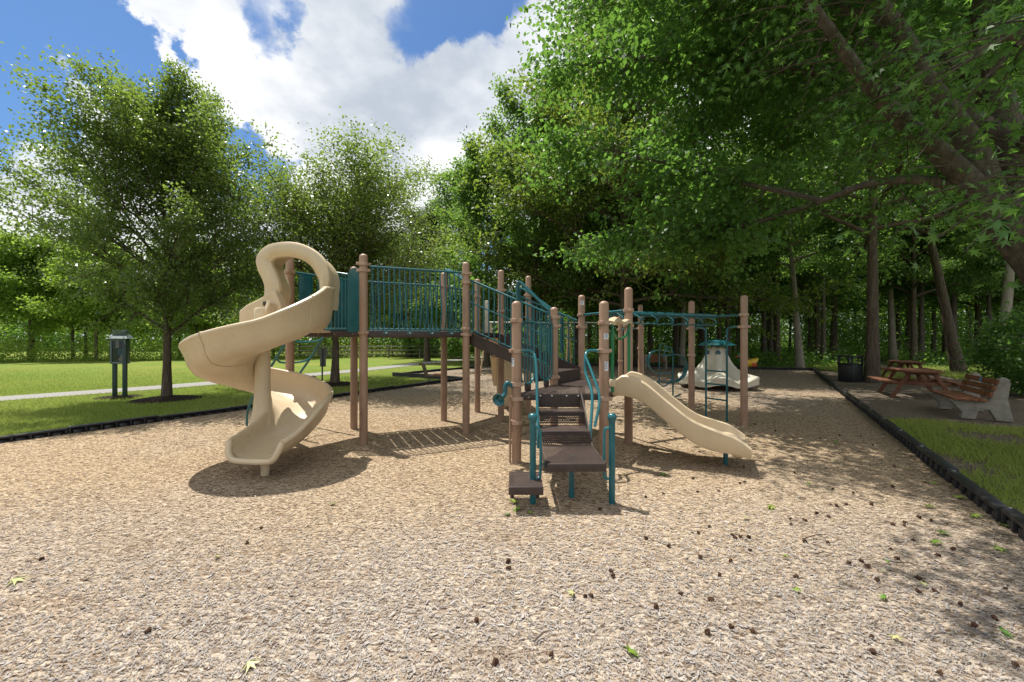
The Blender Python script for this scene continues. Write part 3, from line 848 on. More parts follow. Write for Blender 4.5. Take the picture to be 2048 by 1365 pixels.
for x in (SX0 - .012, SX1 + .012):
    vs = []; prof_ = [(5.2, .93), (5.2, .70), (4.5, .36), (3.84, .36), (3.84, .43), (4.46, .43), (5.0, .80)]
    for off in (-.009, .009): vs += [(x + off, y, z) for y, z in prof_]
    n = len(prof_)
    MB().add(vs, [tuple(range(n)), tuple(reversed(range(n, 2 * n)))] + [(i, n + i, n + (i + 1) % n, (i + 1) % n) for i in range(n)]).build('stringer', 'deck_brown', st, smooth=False)
for q, x in enumerate((SX0 + .03, SX0 + .18, SX1 - .18, SX1 - .03)): MB().lathe([(.014, 0), (.012, .008), (.004, .012)], 10).build('bolt', 'steel', st).matrix_local = Matrix.Translation((x, 5.165, .89)) @ Matrix.Rotation(R(90), 4, 'X')
MB().tube([(SC, 4.1, -.1), (SC, 4.1, .43)], .03, 10).build('support_leg', 'teal', st)
for x, sg in ((.205, 1), (.985, -1)):
    po = MB().lathe([(.031, -.2), (.031, .80)], 14, (x, 3.94, 0)).build('rail_post', 'teal', st)
    MB().lathe([(.031, .79), (.034, .815), (.043, .83), (.046, .85), (.042, .872), (.028, .886), (.008, .89)], 14, (x, 3.94, 0)).build('ball_cap', 'teal', st)
    xx = x + sg * .075
    MB().tube(smooth_path([(x, 3.94, .74), (x + sg * .05, 3.94, .74), (xx, 3.94, .69), (xx, 3.94, .30), (x + sg * .055, 3.94, .25), (x, 3.94, .24)], 4), .014, 8).build('grab_loop', 'teal_bright', st)
    MB().lathe([(.03, 0), (.03, .02), (.012, .025)], 12).build('clamp', 'teal', st).matrix_local = Matrix.Translation((xx + sg * .05, 3.90, .40)) @ Matrix.Rotation(R(90), 4, 'X')
pl = PXY['P1']; hx = SX0 - .03
MB().tube(smooth_path([(pl.x + .05, pl.y - .03, 1.47), (pl.x + .17, pl.y - .10, 1.475), (hx - .02, pl.y - .22, 1.42), (hx, pl.y - .30, 1.25), (hx, pl.y - .42, .95), (hx, pl.y - .62, .55), (hx, pl.y - .66, .36)], 5), .019, 10).build('handrail', 'teal_bright', st)
pr = PXY['P2']; hx = SX1 + .03
MB().tube(smooth_path([(pr.x - .05, pr.y - .03, 1.47), (pr.x - .22, pr.y - .08, 1.47), (hx + .03, pr.y - .16, 1.40), (hx + .02, pr.y - .2, 1.2), (hx + .06, pr.y - .42, .95), (hx, pr.y - .62, .55), (hx, pr.y - .66, .36)], 5), .019, 10).build('handrail', 'teal_bright', st)
MB().tube(smooth_path([(hx + .03, pr.y - .16, 1.40), (hx + .10, pr.y - .38, 1.12), (hx + .13, pr.y - .52, .9), (hx + .05, pr.y - .62, .6)], 5), .017, 10).build('handrail_brace', 'teal_bright', st)

# stairs between the decks
sb = link('deck_stairs', None, PS); sb['label'] = 'brown stairs from the high deck down to the low deck'
m0a, m0b, m1a, m1b = PXY['B1'], PXY['D'], PXY['Q'], PXY['P4']
for i in range(4):
    t0, t1 = i / 4, (i + 1) / 4; z = UP - .215 * (i + 1)
    if i == 3: z = 1.10
    a0, a1 = m0a.lerp(m1a, t0), m0a.lerp(m1a, t1); b0, b1 = m0b.lerp(m1b, t0), m0b.lerp(m1b, t1)
    def sh_(a, b_, t): return a.lerp(b_, t)
    poly = [sh_(a0, b0, .1), sh_(a1, b1, .1), sh_(a1, b1, .9), sh_(a0, b0, .9)]
    MB().prism([(p.x, p.y) for p in poly], z - .012, z).build('tread', 'perforated_plate', sb, smooth=False)
    vs = [(poly[1].x, poly[1].y, z), (poly[2].x, poly[2].y, z), (poly[2].x, poly[2].y, z - .2), (poly[1].x, poly[1].y, z - .2)]
    w = (m1a - m0a).normalized() * .012
    MB().add(vs + [(x + w.x, y + w.y, q) for x, y, q in vs], [(0, 1, 2, 3), (7, 6, 5, 4), (0, 4, 5, 1), (1, 5, 6, 2), (2, 6, 7, 3), (3, 7, 4, 0)]).build('riser', 'deck_brown', sb, smooth=False)
for a, b_, s in ((m0a.lerp(m0b, .085), m1a.lerp(m1b, .085), 1), (m0a.lerp(m0b, .915), m1a.lerp(m1b, .915), -1)):
    w = (m0b - m0a).normalized() * .012 * s
    vs = []
    for off in (-1, 1):
        q = w * off
        vs += [(a.x + q.x, a.y + q.y, UP + .0), (a.x + q.x, a.y + q.y, UP - .22), (b_.x + q.x, b_.y + q.y, .93), (b_.x + q.x, b_.y + q.y, 1.13)]
    MB().add(vs, [(0, 1, 2, 3), (7, 6, 5, 4), (0, 4, 5, 1), (1, 5, 6, 2), (2, 6, 7, 3), (3, 7, 4, 0)]).build('stringer', 'deck_brown', sb, smooth=False)
barrier(pxyz('B1'), pxyz('Q'), UP + .04, 2.66, 1.22, 2.04, 14, 'sloping railing on the near side of the deck stairs', mid=.55)
barrier(pxyz('D'), pxyz('P4'), UP + .04, 2.62, 1.12, 1.98, 14, 'sloping railing on the far side of the deck stairs', mid=.55)
barrier(pxyz('B2'), pxyz('C'), UP + .03, 2.70, UP + .03, 2.70, 8, 'railing at the back of the high deck')
# railing beside the low deck: two narrow loops with bars
lo = link('barrier', None, PS); lo['label'] = 'looped railing beside the low deck'
P1v, Qv = PXY['P1'], PXY['Q']
def along(t, z): p = P1v.lerp(Qv, t); return Vector((p.x, p.y, z))
for t0, t1 in ((.10, .42), (.60, .92)):
    d = t1 - t0
    MB().tube(smooth_path([along(t0, 1.86), along(t0, 1.3), along(t0, 1.10), along(t0 + d * .18, 1.03), along(t0 + d * .5, 1.0), along(t1 - d * .18, 1.03), along(t1, 1.10), along(t1, 1.3), along(t1, 1.86)], 4), .017, 8).build('loop_rail', 'teal', lo)
    for k in (.27, .5, .73): MB().tube([along(t0 + d * k, 1.02), along(t0 + d * k, 1.86)], .011, 6).build('bar', 'teal', lo)
    MB().bevbox(along(t0 + d * .5, .95), (.10, .06, .09), .015, Matrix.Rotation(R(60), 3, 'Z')).build('foot_clamp', 'deck_brown', lo)
    MB().tube([along(t0 - .04, 1.86), along(t1 + .04, 1.86)], .017, 8).build('top_rail', 'teal', lo)
# arched handrails at the head of the stairs
for nm, a, b_, zt, dz in (('near', m0a.lerp(m1a, .62), m1a.lerp(m1b, -.02), 2.56, .42), ('far', m0b.lerp(m1b, .25), m0b.lerp(m1b, .8), 2.62, .45), ('bridge_end', PXY['B2'] + Vector((.05, .1, 0)), PXY['B1'] + Vector((.05, .25, 0)), 3.05, .3)):
    u = (b_ - a)
    pts = [a + Vector((0, 0, zt - .45)), a + Vector((0, 0, zt - .08)), a + u * .05 + Vector((0, 0, zt)), a + u * .16 + Vector((0, 0, zt - .04)), a + u * .8 + Vector((0, 0, zt - dz)), a + u * .93 + Vector((0, 0, zt - dz - .12)), a + u * .95 + Vector((0, 0, zt - dz - .8))]
    MB().tube(smooth_path(pts, 5), .018, 8).build('arched_handrail', 'teal', PS)
    q = Vector((u.y, -u.x, 0)).normalized() * .07
    MB().tube(smooth_path([p + q for p in pts], 5), .018, 8).build('arched_handrail', 'teal', PS)

# slide at the back of the high deck
bs = link('back_slide', None, PS); bs['label'] = 'tan slide behind the high deck, mostly hidden'
bo = (PXY['C'] + PXY['E']) / 2
secs = []
for s, z in ((0, 1.76), (.25, 1.74), (.7, 1.45), (1.3, 1.0), (1.9, .6), (2.4, .38), (2.9, .33)):
    secs.append([Vector((bo.x + u, bo.y + .05 + s, z + w)) for u, w in ((-.26, .22), (-.24, 0), (.24, 0), (.26, .22), (.33, .24), (.33, -.06), (-.33, -.06), (-.33, .24))])
MB().sweep(secs).build('chute', 'tan_plastic', bs)
for u in (-.36, .36): MB().bevbox((bo.x + u, bo.y + .06, 2.12), (.09, .10, .78), .03).build('entry_upright', 'pale_plastic', bs)
MB().bevbox((bo.x + .05, bo.y + .6, .78), (.42, .06, 1.5), .05).build('slide_support', 'tan_plastic', bs)

# curly climber behind the spiral slide
cc = link('curly_climber', None, PS); cc['label'] = 'teal curved pipe climber at the back of the slide platform'
b0 = F_.lerp(A2, .25) + Vector((-.15, .1, 0)); b1 = F_.lerp(A2, .8) + Vector((-.15, .1, 0)); oo = Vector((-.86, .5, 0))
for q in (b0, b1):
    MB().tube(smooth_path([q + Vector((0, 0, 1.75)), q + oo * .3 + Vector((0, 0, 1.72)), q + oo * .75 + Vector((0, 0, 1.3)), q + oo * 1.35 + Vector((0, 0, .75)), q + oo * 1.7 + Vector((0, 0, .3)), q + oo * 1.75 + Vector((0, 0, -.1))], 5), .021, 8).build('side_pipe', 'teal', cc)
for t, z in ((.35, 1.68), (.75, 1.3), (1.1, .98), (1.42, .68), (1.66, .36)):
    a, b_ = b0 + oo * t + Vector((0, 0, z)), b1 + oo * t + Vector((0, 0, z))
    MB().tube(smooth_path([a, a.lerp(b_, .15) + oo * .06 + Vector((0, 0, -.08)), a.lerp(b_, .5) + oo * .1 + Vector((0, 0, -.10)), a.lerp(b_, .85) + oo * .06 + Vector((0, 0, -.08)), b_], 4), .018, 8).build('rung', 'teal_bright', cc)

# speaking horn on the near post
tt = link('talk_tube', None, PS); tt['label'] = 'teal speaking horn on the near low post'
hx, hy = P1v.x - .12, P1v.y - .05
MB().tube(smooth_path([(P1v.x - .05, P1v.y - .03, 1.0), (hx, hy, 1.05), (hx - .03, hy, .99), (hx - .03, hy, .92), (hx - .06, hy - .02, .87)], 5), .03, 10).build('neck', 'teal', tt)
horn = MB().lathe([(.03, .0), (.04, .04), (.06, .08), (.085, .10), (.085, .108), (.06, .095), (.03, .05)], 18).build('horn', 'teal', tt)
horn.matrix_local = Matrix.Translation((hx - .07, hy - .03, .87)) @ Matrix.Rotation(R(105), 4, 'X') @ Matrix.Rotation(R(-25), 4, 'Y')
MB().tube([(P1v.x - .085, P1v.y - .04, .88), (P1v.x - .085, P1v.y - .04, .0)], .014, 8).build('tube_pipe', 'post', tt)

# overhead loop ladder
ol = link('overhead_ladder', None, PS); ol['label'] = 'blue overhead beam with hanging hand loops'
n0, n1 = (PXY['P3'] + PXY['P4']) / 2, (PXY['G1'] + PXY['G2']) / 2
for a, b_, z in ((PXY['P3'], PXY['P4'], 2.08), (PXY['G1'], PXY['G2'], 2.10)):
    MB().tube([a + Vector((0, 0, z)), b_ + Vector((0, 0, z))], .022, 10).build('cross_pipe', 'teal', ol)
MB().tube([n0 + Vector((0, 0, 2.08)), n1 + Vector((0, 0, 2.10))], .044, 12).build('beam', 'teal', ol)
wd = Vector((-(n1 - n0).y, (n1 - n0).x, 0)).normalized()
for i in range(7):
    c = n0.lerp(n1, (i + .7) / 7.4) + Vector((0, 0, 2.08))
    MB().tube(smooth_path([c + wd * .03, c + wd * .19 + Vector((0, 0, -.09)), c + wd * .17 + Vector((0, 0, -.17)), c + wd * .05 + Vector((0, 0, -.16)), c - wd * .05 + Vector((0, 0, -.16)), c - wd * .17 + Vector((0, 0, -.17)), c - wd * .19 + Vector((0, 0, -.09)), c - wd * .03], 4), .014, 8).build('hand_loop', 'teal', ol)
# access ladder between the two far posts
la = link('access_ladder', None, PS); la['label'] = 'blue rung ladder between the two posts at the end of the overhead beam'
g1, g2 = PXY['G1'], PXY['G2']
for a, b_, t in ((g1, g2, .30), (g2, g1, .30)):
    e = a.lerp(b_, t)
    MB().tube(smooth_path([a + Vector((0, 0, 1.875)), a.lerp(b_, t * .7) + Vector((0, 0, 1.875)), a.lerp(b_, t * .93) + Vector((0, 0, 1.84)), e + Vector((0, 0, 1.75)), e + Vector((0, 0, 1.0)), e + Vector((0, 0, -.1))], 5), .02, 8).build('side_pipe', 'teal', la)
for z in (.99, .72, .42): MB().tube([g1.lerp(g2, .30) + Vector((0, 0, z)), g1.lerp(g2, .70) + Vector((0, 0, z))], .017, 8).build('rung', 'teal', la)
# loop climber between the far posts
lc = link('loop_climber', None, PS); lc['label'] = 'blue looped stepping climber between far posts'
for base, z0, ang_ in ((PXY['G2'] + Vector((-.32, .2, 0)), .72, 200), (PXY['H1'] + Vector((.30, -.6, 0)), .78, 20)):
    dx = Vector((math.cos(R(ang_)), math.sin(R(ang_)), 0)); dz = Vector((0, 0, 1))
    loop = [(.32, .0), (.12, -.03), (-.12, .0), (-.30, .12), (-.36, .32), (-.28, .50), (-.10, .58), (.14, .57), (.30, .55)]
    for off in (-.045, .045):
        w = Vector((-dx.y, dx.x, 0)) * off
        MB().tube(smooth_path([base + dx * x + w + dz * (z0 + z) for x, z in loop], 5), .012, 8).build('loop_pipe', 'teal', lc)
    secs = []
    for p in smooth_path([base + dx * x * .99 + dz * (z0 + z) for x, z in loop], 5):
        w = Vector((-dx.y, dx.x, 0)) * .045; secs.append([p + w, p - w, p - w - dz * .008, p + w - dz * .008])
    MB().sweep(secs).build('loop_band', 'teal', lc)
    MB().tube(smooth_path([base + dz * (z0 + .56), base + dx * .04 + dz * (z0 + .72), base + dx * .16 + dz * (z0 + .74), base + dx * .26 + dz * (z0 + .56)], 4), .015, 8).build('hand_grip', 'teal', lc)
    MB().tube([base + dz * (z0 + .57), base + dz * (z0 - .33)], .018, 8).build('upright', 'teal', lc)
    MB().tube(smooth_path([base - dx * .22 + dz * (z0 - .30), base + dz * (z0 - .36), base + dx * .22 + dz * (z0 - .34), base + dx * .38 + dz * (z0 - .22), base + dx * .42 + dz * z0], 4), .02, 8).build('foot_bar', 'teal', lc)
MB().tube([PXY['H1'] + Vector((0, 0, 1.95)), PXY['H2'] + Vector((0, 0, 1.95))], .02, 8).build('cross_pipe', 'teal', lc)
# ------------------------------------------------------------------ black plastic border timbers
def timber_mesh():
    mb = MB(); L, H, W = 1.2, .17, .10
    mb.bevbox((0, 0, H - .022), (L - .008, W, .044), .012)
    mb.box((0, .030, H / 2 - .02), (L - .012, .035, H - .04))
    mb.bevbox((0, 0, .0), (L - .008, W, .03), .006)
    for i in range(7):
        x = -L / 2 + .02 + i * (L - .04) / 6
        mb.bevbox((x, -.012, H / 2 - .012), (.026, .062, H - .05), .006)
    for i in range(6):
        x = -L / 2 + .02 + (i + .5) * (L - .04) / 6
        n = 8; r = .075; vs = []
        for zz_, k in ((.01, 1.0), (.075, .95), (.105, .6), (.12, .05)):
            for j in range(n + 1):
                a = math.pi * j / n; vs.append((x + r * math.cos(a), .016 - .050 * k * math.sin(a), zz_))
        fs = [(q * (n + 1) + j, q * (n + 1) + j + 1, (q + 1) * (n + 1) + j + 1, (q + 1) * (n + 1) + j) for q in range(3) for j in range(n)]
        mb.add(vs, fs)
    return mb.mesh('timber', 'black_plastic')
TIMBER = timber_mesh()
CAPM = MB().lathe([(.02, 0), (.02, .006), (.008, .011)], 10).mesh('stake_cap', 'steel')
def border(name, label, a, b_, inward):
    a, b_ = Vector(a), Vector(b_); d = b_ - a; n = max(1, round(d.length / 1.2)); d.normalize()
    step = (b_ - a).length / n; ang_ = math.atan2(d.y, d.x)
    left = Vector((-d.y, d.x)); flip = left.dot(inward) > 0
    e = thing(name, (a.x, a.y, 0), label, 'border', 'black borders round the mulch'); hs = .8 if 'lawn' in label else 1.0
    rng = random.Random(hash(label) % 999 if False else len(label))
    for i in range(n):
        p = d * step * (i + .5) + left * rng.uniform(-.012, .012)
        t = link('timber', TIMBER, e); t.location = (p.x, p.y, -.015 + rng.uniform(-.022, .012))
        t.rotation_euler = (0, rng.uniform(-.008, .008), ang_ + (math.pi if flip else 0) + rng.uniform(-.008, .008)); t.scale = (step / 1.2, 1, hs)
        c = link('stake_cap', CAPM, t); c.location = (-.575, 0, .17)
    return e
border('playground_border', 'black plastic border between the mulch and the lawn beside the spiral slide', LEFT0, LEFT1, Vector((1, -.5)))
border('playground_border', 'black scalloped plastic border along the picnic bench side', RIGHT0, RIGHT1, Vector((-1, .5)))
border('playground_border', 'black border at the foot of the wood, behind the tan spinner', RIGHT1, (9.0, 24.4), Vector((-.3, -1)))
border('playground_border', 'black border at the foot of the wood, behind the swings', (9.0, 24.4), (0.5, 27.3), Vector((-.3, -1)))
border('playground_border', 'black border of the swing bed along the far lawn', (-2.25, 24.0), (-5.5, 18.5), Vector((1, -.5)))
border('playground_border', 'short black border closing the swing bed beside the wooden spring rider', (-5.5, 18.5), LEFT1, Vector((.5, 1)))

# ------------------------------------------------------------------ bench with concrete ends
def slab(poly, t, axis_y0):
    n = len(poly); vs = [(x, axis_y0, z) for x, z in poly] + [(x, axis_y0 + t, z) for x, z in poly]
    return MB().add(vs, [tuple(range(n)), tuple(reversed(range(n, 2 * n)))] + [(i, n + i, n + (i + 1) % n, (i + 1) % n) for i in range(n)])
def bevel_obj(o, w=.012):
    m_ = o.modifiers.new('edge', 'BEVEL'); m_.width = w; m_.segments = 2; m_.limit_method = 'ANGLE'; return o
# local frame: y along the bench, x from front (-) to back (+)
ed = Vector((.91, 1.33)).normalized(); rz_b = math.atan2(ed.y, ed.x) - math.pi / 2
be = thing('park_bench', (9.28, 8.25, 0), 'park bench with concrete ends and red-brown wood slats beside the border', 'bench', rz=rz_b, scale=.95)
end = [(-.02, 0), (.0, .14), (-.16, .36), (-.16, .40), (.38, .40), (.45, .60), (.52, .86), (.56, .91), (.62, .92), (.68, .88), (.70, .80), (.66, .45), (.74, 0), (.50, 0), (.40, .22), (.26, .22), (.20, 0)]
for y in (.0, 1.50): bevel_obj(slab(end, .13, y).build('end_support', 'concrete', be, smooth=False), .018)
for k in range(4):
    MB().bevbox((-.08 + k * .125, .83, .425), (.112, 1.86, .045), .006, None).build('seat_slat', 'bench_red', be)
for k in range(3):
    M = Matrix.Rotation(R(14), 3, 'Y'); MB().bevbox((.41 + k * .042, .83, .55 + k * .135), (.04, 1.80, .115), .006, M).build('back_slat', 'bench_red', be)
MB().bevbox((.475, .75, .83), (.012, .10, .085), .003, Matrix.Rotation(R(14), 3, 'Y')).build('plaque', 'blue_paper', be)

# ------------------------------------------------------------------ picnic tables
def picnic(loc, rz, label):
    t = thing('picnic_table', loc, label, 'picnic table', 'picnic tables under the trees', rz)
    for k in range(5): MB().bevbox((-.30 + k * .15, 0, .745), (.142, 1.85, .04), .005).build('top_plank', 'table_red', t)
    for s in (-1, 1):
        for k in (0, 1): MB().bevbox((s * (.66 + k * .13), 0, .445), (.122, 1.85, .04), .005).build('seat_plank', 'table_red', t)
    for y in (-.62, .62):
        for s in (-1, 1):
            a, b_ = Vector((s * .24, y, .72)), Vector((s * .62, y, 0)); d = b_ - a
            MB().bevbox((a + b_) / 2, (.095, .042, d.length + .03), .005, Matrix.Rotation(math.atan2(d.x, -d.z) * -1, 3, 'Y')).build('leg', 'table_red', t)
            t.children[-1].scale = (1, 1, 1)
        MB().bevbox((0, y + .042, .40), (1.50, .04, .09), .005).build('cross_beam', 'table_red', t)
        MB().bevbox((0, y + .042, .70), (.70, .04, .08), .005).build('top_cleat', 'table_red', t)
        s = 1 if y < 0 else -1
        a, b_ = Vector((0, y + .05 * s, .42)), Vector((0, y + .42 * s, .72)); d = b_ - a
        MB().bevbox((a + b_) / 2, (.08, .04, d.length), .005, Matrix.Rotation(-math.atan2(d.y, d.z), 3, 'X')).build('brace', 'table_red', t)
    return t
picnic((11.8, 11.75, 0), R(-30), 'red-brown wooden picnic table just behind the park bench')
picnic((16.3, 16.6, 0), R(-32), 'darker wooden picnic table behind the litter bin and tree trunk')

# ------------------------------------------------------------------ litter bin
lb = thing('litter_bin', (13.45, 15.9, 0), 'square black litter bin beside a tree trunk', 'litter bin', rz=R(14))
MB().bevbox((0, 0, .33), (.56, .56, .66), .03).build('body', 'black_plastic', lb)
for x in (-1, 1):
    for y in (-1, 1): MB().bevbox((x * .25, y * .25, .80), (.06, .06, .34), .01).build('hood_post', 'black_plastic', lb)
MB().bevbox((0, 0, .69), (.60, .60, .05), .015).build('rim', 'black_plastic', lb)
MB().bevbox((0, 0, .99), (.62, .62, .07), .025).build('hood', 'black_plastic', lb)
for k in range(7): MB().bevbox((-.24 + k * .08, -.285, .33), (.05, .015, .56), .005).build('slat', 'black_plastic', lb)

# ------------------------------------------------------------------ information box on two posts
ki = thing('information_box', (-11.35, 11.6, 0), 'dark green information box with a glass door on two posts by the path', 'notice box', rz=R(20))
for (x, y, h) in ((-.13, 0, 1.75), (.17, -.16, 1.50)): MB().bevbox((x, y, h / 2 - .1), (.09, .09, h + .2), .008).build('post', 'kiosk_green', ki)
MB().bevbox((0, .0, 1.30), (.34, .24, .72), .01).build('case', 'kiosk_green', ki)
for (cx, cz, w, h) in ((-.155, 1.3, .04, .70), (.155, 1.3, .04, .70), (0, 1.63, .28, .05), (0, .975, .28, .05)): MB().bevbox((cx, -.13, cz), (w, .03, h), .005).build('door_frame', 'kiosk_roof', ki)
MB().box((0, -.128, 1.3), (.27, .006, .62)).build('glass_pane', 'glass', ki, smooth=False)
MB().box((-.02, -.122, 1.50), (.07, .003, .20)).build('notice', 'paper', ki, smooth=False)
MB().box((.05, -.122, 1.29), (.10, .003, .17)).build('notice', 'blue_paper', ki, smooth=False)
MB().box((.08, -.1225, 1.12), (.10, .003, .20), Matrix.Rotation(R(25), 3, 'Y')).build('notice', 'paper', ki, smooth=False)
vs = [(-.24, -.22, 1.67), (.24, -.22, 1.67), (.24, .2, 1.67), (-.24, .2, 1.67), (-.17, -.06, 1.80), (.17, -.06, 1.80), (.17, .06, 1.80), (-.17, .06, 1.80)]
MB().add(vs, [(0, 3, 2, 1), (4, 5, 6, 7), (0, 1, 5, 4), (1, 2, 6, 5), (2, 3, 7, 6), (3, 0, 4, 7)]).build('roof', 'kiosk_roof', ki, smooth=False)
MB().bevbox((0, 0, 1.86), (.32, .15, .12), .01).build('roof_cap', 'kiosk_roof', ki)
tag(MB().lathe([(.55, -.03), (.5, -.005), (.3, .02), (.01, .03)], 18, (-11.32, 11.52, 0)).build('mulch_ring', 'dark_mulch'), 'dark mulch patch under the information box', 'mulch ring', 'mulch rings on the lawn')

# ------------------------------------------------------------------ sign seen from behind
sg_ = thing('park_sign', (-7.02, 14.8, 0), 'grey metal sign seen from behind, on a thin dark post', 'sign')
MB().tube([(0, 0, -.2), (0, 0, 1.33)], .028, 8).build('post', 'kiosk_green', sg_)
MB().bevbox((0, .035, 1.19), (.34, .008, .27), .003).build('plate', 'grey_metal', sg_)
MB().bevbox((.01, .035, .85), (.22, .008, .40), .003).build('plate', 'grey_metal', sg_)

# ------------------------------------------------------------------ bench on the lawn behind the slide
lbn = thing('lawn_bench', (-5.75, 10.7, 0), 'weathered wooden bench on the lawn seen behind the spiral slide', 'bench', rz=R(8))
for k in range(3): MB().bevbox((0, .0, .36 + k * .125), (.95, .035, .105), .008).build('back_slat', 'weathered_wood', lbn)
for k in range(3): MB().bevbox((0.28, -.12 - k * .12, .30), (1.25, .105, .035), .008).build('seat_slat', 'orange_wood', lbn)
for x in (-.4, .4):
    MB().bevbox((x, .03, .33), (.06, .05, .68), .008).build('back_leg', 'weathered_wood', lbn)
    MB().bevbox((x, -.33, .13), (.06, .05, .30), .008).build('front_leg', 'weathered_wood', lbn)

# ------------------------------------------------------------------ spring riders
wr = thing('spring_rider', (-3.15, 15.3, 0), 'weathered wooden spring rider with an upright neck on the lawn edge', 'spring rider', 'spring riders', R(10))
spr = [(.06 * math.cos(i * .7), .06 * math.sin(i * .7), -.02 + i * .0075) for i in range(36)]
MB().tube(spr, .012, 6).build('spring', 'grey_metal', wr)
MB().bevbox((.16, 0, .27), (.62, .22, .06), .012).build('seat_board', 'weathered_wood', wr)
MB().bevbox((.30, 0, .33), (.30, .18, .05), .012).build('saddle', 'orange_wood', wr)
MB().bevbox((-.18, 0, .50), (.14, .07, .48), .02, Matrix.Rotation(R(-16), 3, 'Y')).build('neck', 'weathered_wood', wr)
MB().bevbox((-.30, 0, .72), (.20, .08, .10), .02, Matrix.Rotation(R(15), 3, 'Y')).build('head', 'weathered_wood', wr)
MB().tube([(-.2, -.14, .55), (-.2, .14, .55)], .014, 8).build('handle', 'grey_metal', wr)
dk = thing('spring_rider', (11.8, 20.0, 0), 'yellow and red duck-shaped spring rider near the edge of the wood', 'spring rider', 'spring riders', R(0))
MB().tube([(x, y, z * 1.2) for x, y, z in spr], .02, 6).build('spring', 'grey_metal', dk)
bm = bmesh.new(); bmesh.ops.create_uvsphere(bm, u_segments=16, v_segments=10, radius=1)
for v in bm.verts:
    x, y, z = v.co; v.co = Vector((x * .42 + .1, y * .16, z * .20 + .50 + max(0, x) ** 2 * .22))
me = bpy.data.meshes.new('body'); bm.to_mesh(me); bm.free(); me.materials.append(MATS['yellow'])
for p_ in me.polygons: p_.use_smooth = True
link('body', me, dk)
MB().bevbox((.02, 0, .72), (.26, .20, .07), .03).build('saddle', 'weathered_wood', dk)
MB().lathe([(.02, -.14), (.11, -.09), (.14, 0), (.11, .09), (.02, .14)], 14, (-.36, 0, .86)).build('head', 'grey_green', dk)
MB().tube([(-.28, 0, .58), (-.34, 0, .80)], [.12, .09], 12).build('neck', 'grey_green', dk)
MB().bevbox((-.53, 0, .82), (.18, .12, .06), .025).build('beak', 'red', dk)
MB().bevbox((.22, -.17, .42), (.22, .03, .18), .012).build('foot_rest', 'red', dk)

# ------------------------------------------------------------------ tan spinner with teal cap
sp_ = thing('spinner', (7.05, 13.8, 0), 'pale tan moulded spinner with six flared seats under a teal cap', 'spinner', rz=R(12))
prof = [(1.40, .20), (1.34, .27), (1.1, .33), (.85, .43), (.66, .56), (.54, .76), (.48, .98), (.44, 1.16), (.36, 1.23), (.29, 1.22)]
secs = []; nA = 96
rows = []
for q, (z, r) in enumerate(prof):
    row = []
    for k in range(nA):
        a = 2 * math.pi * k / nA; wv = math.cos(6 * a); t = q / (len(prof) - 1)
        sharp = (abs(wv) ** .6) * (1 if wv > 0 else -1)
        rr = r * (1 + .16 * sharp * math.sin(math.pi * min(1, t * 1.1)) ) + .07 * sharp * t
        zz_ = z - (.10 * (1 - sharp) * math.sin(math.pi * t) if 0 < t < 1 else 0) + (.05 * sharp if t > .8 else 0)
        row.append((rr * math.cos(a), rr * math.sin(a), zz_))
    rows.append(row)
low = [[(x * 1.0, y * 1.0, z - .15) for x, y, z in rows[-1]], [(x * .9, y * .9, .30) for x, y, z in rows[-1]], [(x * .15, y * .15, .30) for x, y, z in rows[-1]]]
rows[-1:] = [rows[-1]]
MB().sweep([[Vector(p) for p in r] for r in rows + low], caps=True).build('body', 'pale_plastic', sp_)
MB().lathe([(.58, 1.44), (.60, 1.46), (.52, 1.50), (.38, 1.58), (.22, 1.63), (.02, 1.65)], 10).build('cap', 'teal', sp_)
MB().tube([(0, 0, 1.36), (0, 0, 1.46)], .18, 12).build('cap_neck', 'deck_brown', sp_)
MB().tube([(0, 0, -.2), (0, 0, .35)], .07, 12).build('centre_post', 'deck_brown', sp_)
for k in range(6):
    a = R(60 * k) ; M = Matrix.Rotation(a, 4, 'Z') @ Matrix.Translation((.335, 0, 1.20)) @ Matrix.Rotation(R(80), 4, 'Y')
    e_ = MB().lathe([(.085, 0), (.08, .015), (.05, .02)], 14).build('hand_hole', 'eye', sp_); e_.matrix_local = M

# ------------------------------------------------------------------ swing set
sw = thing('swing_set', (0, 0, 0), 'tan A-frame swing set at the back of the mulch, before the wood', 'swings')
sx = (-1.2, 2.75, 6.35); sy = 19.4
MB().tube([(sx[0] - .1, sy, 2.5), (sx[2] + .1, sy + .2, 2.5)], .045, 10).build('top_beam', 'steel', sw)
for x in sx:
    for s in (-1, 1): MB().tube([(x, sy, 2.5), (x + .30 * s, sy + .95 * s, -.2)], .038, 8).build('leg', 'swing_tan', sw)
for x in (.2, 1.5, 3.9, 5.2):
    s_ = MB().bevbox((x, sy + .1, .50), (.44, .15, .03), .01).build('swing_seat', 'black_plastic', sw)
    for d in (-.22, .22): MB().tube([(x + d, sy + .1, .50), (x + d, sy + .1, 2.48)], .006, 4).build('chain', 'grey_metal', sw)

# far bench by the wood
fb = thing('far_bench', (8.15, 23.0, 0), 'small red bench at the edge of the wood behind the swings', 'bench', rz=R(5))
for k in range(3): MB().bevbox((0, .08 * k * .3, .50 + k * .14), (1.45, .04, .115), .008).build('back_slat', 'bench_red', fb)
for k in range(3): MB().bevbox((0, -.12 - k * .13, .43), (1.45, .115, .04), .008).build('seat_slat', 'bench_red', fb)
for x in (-.6, .6): MB().bevbox((x, -.12, .42), (.10, .42, .84), .02).build('end_support', 'concrete', fb)

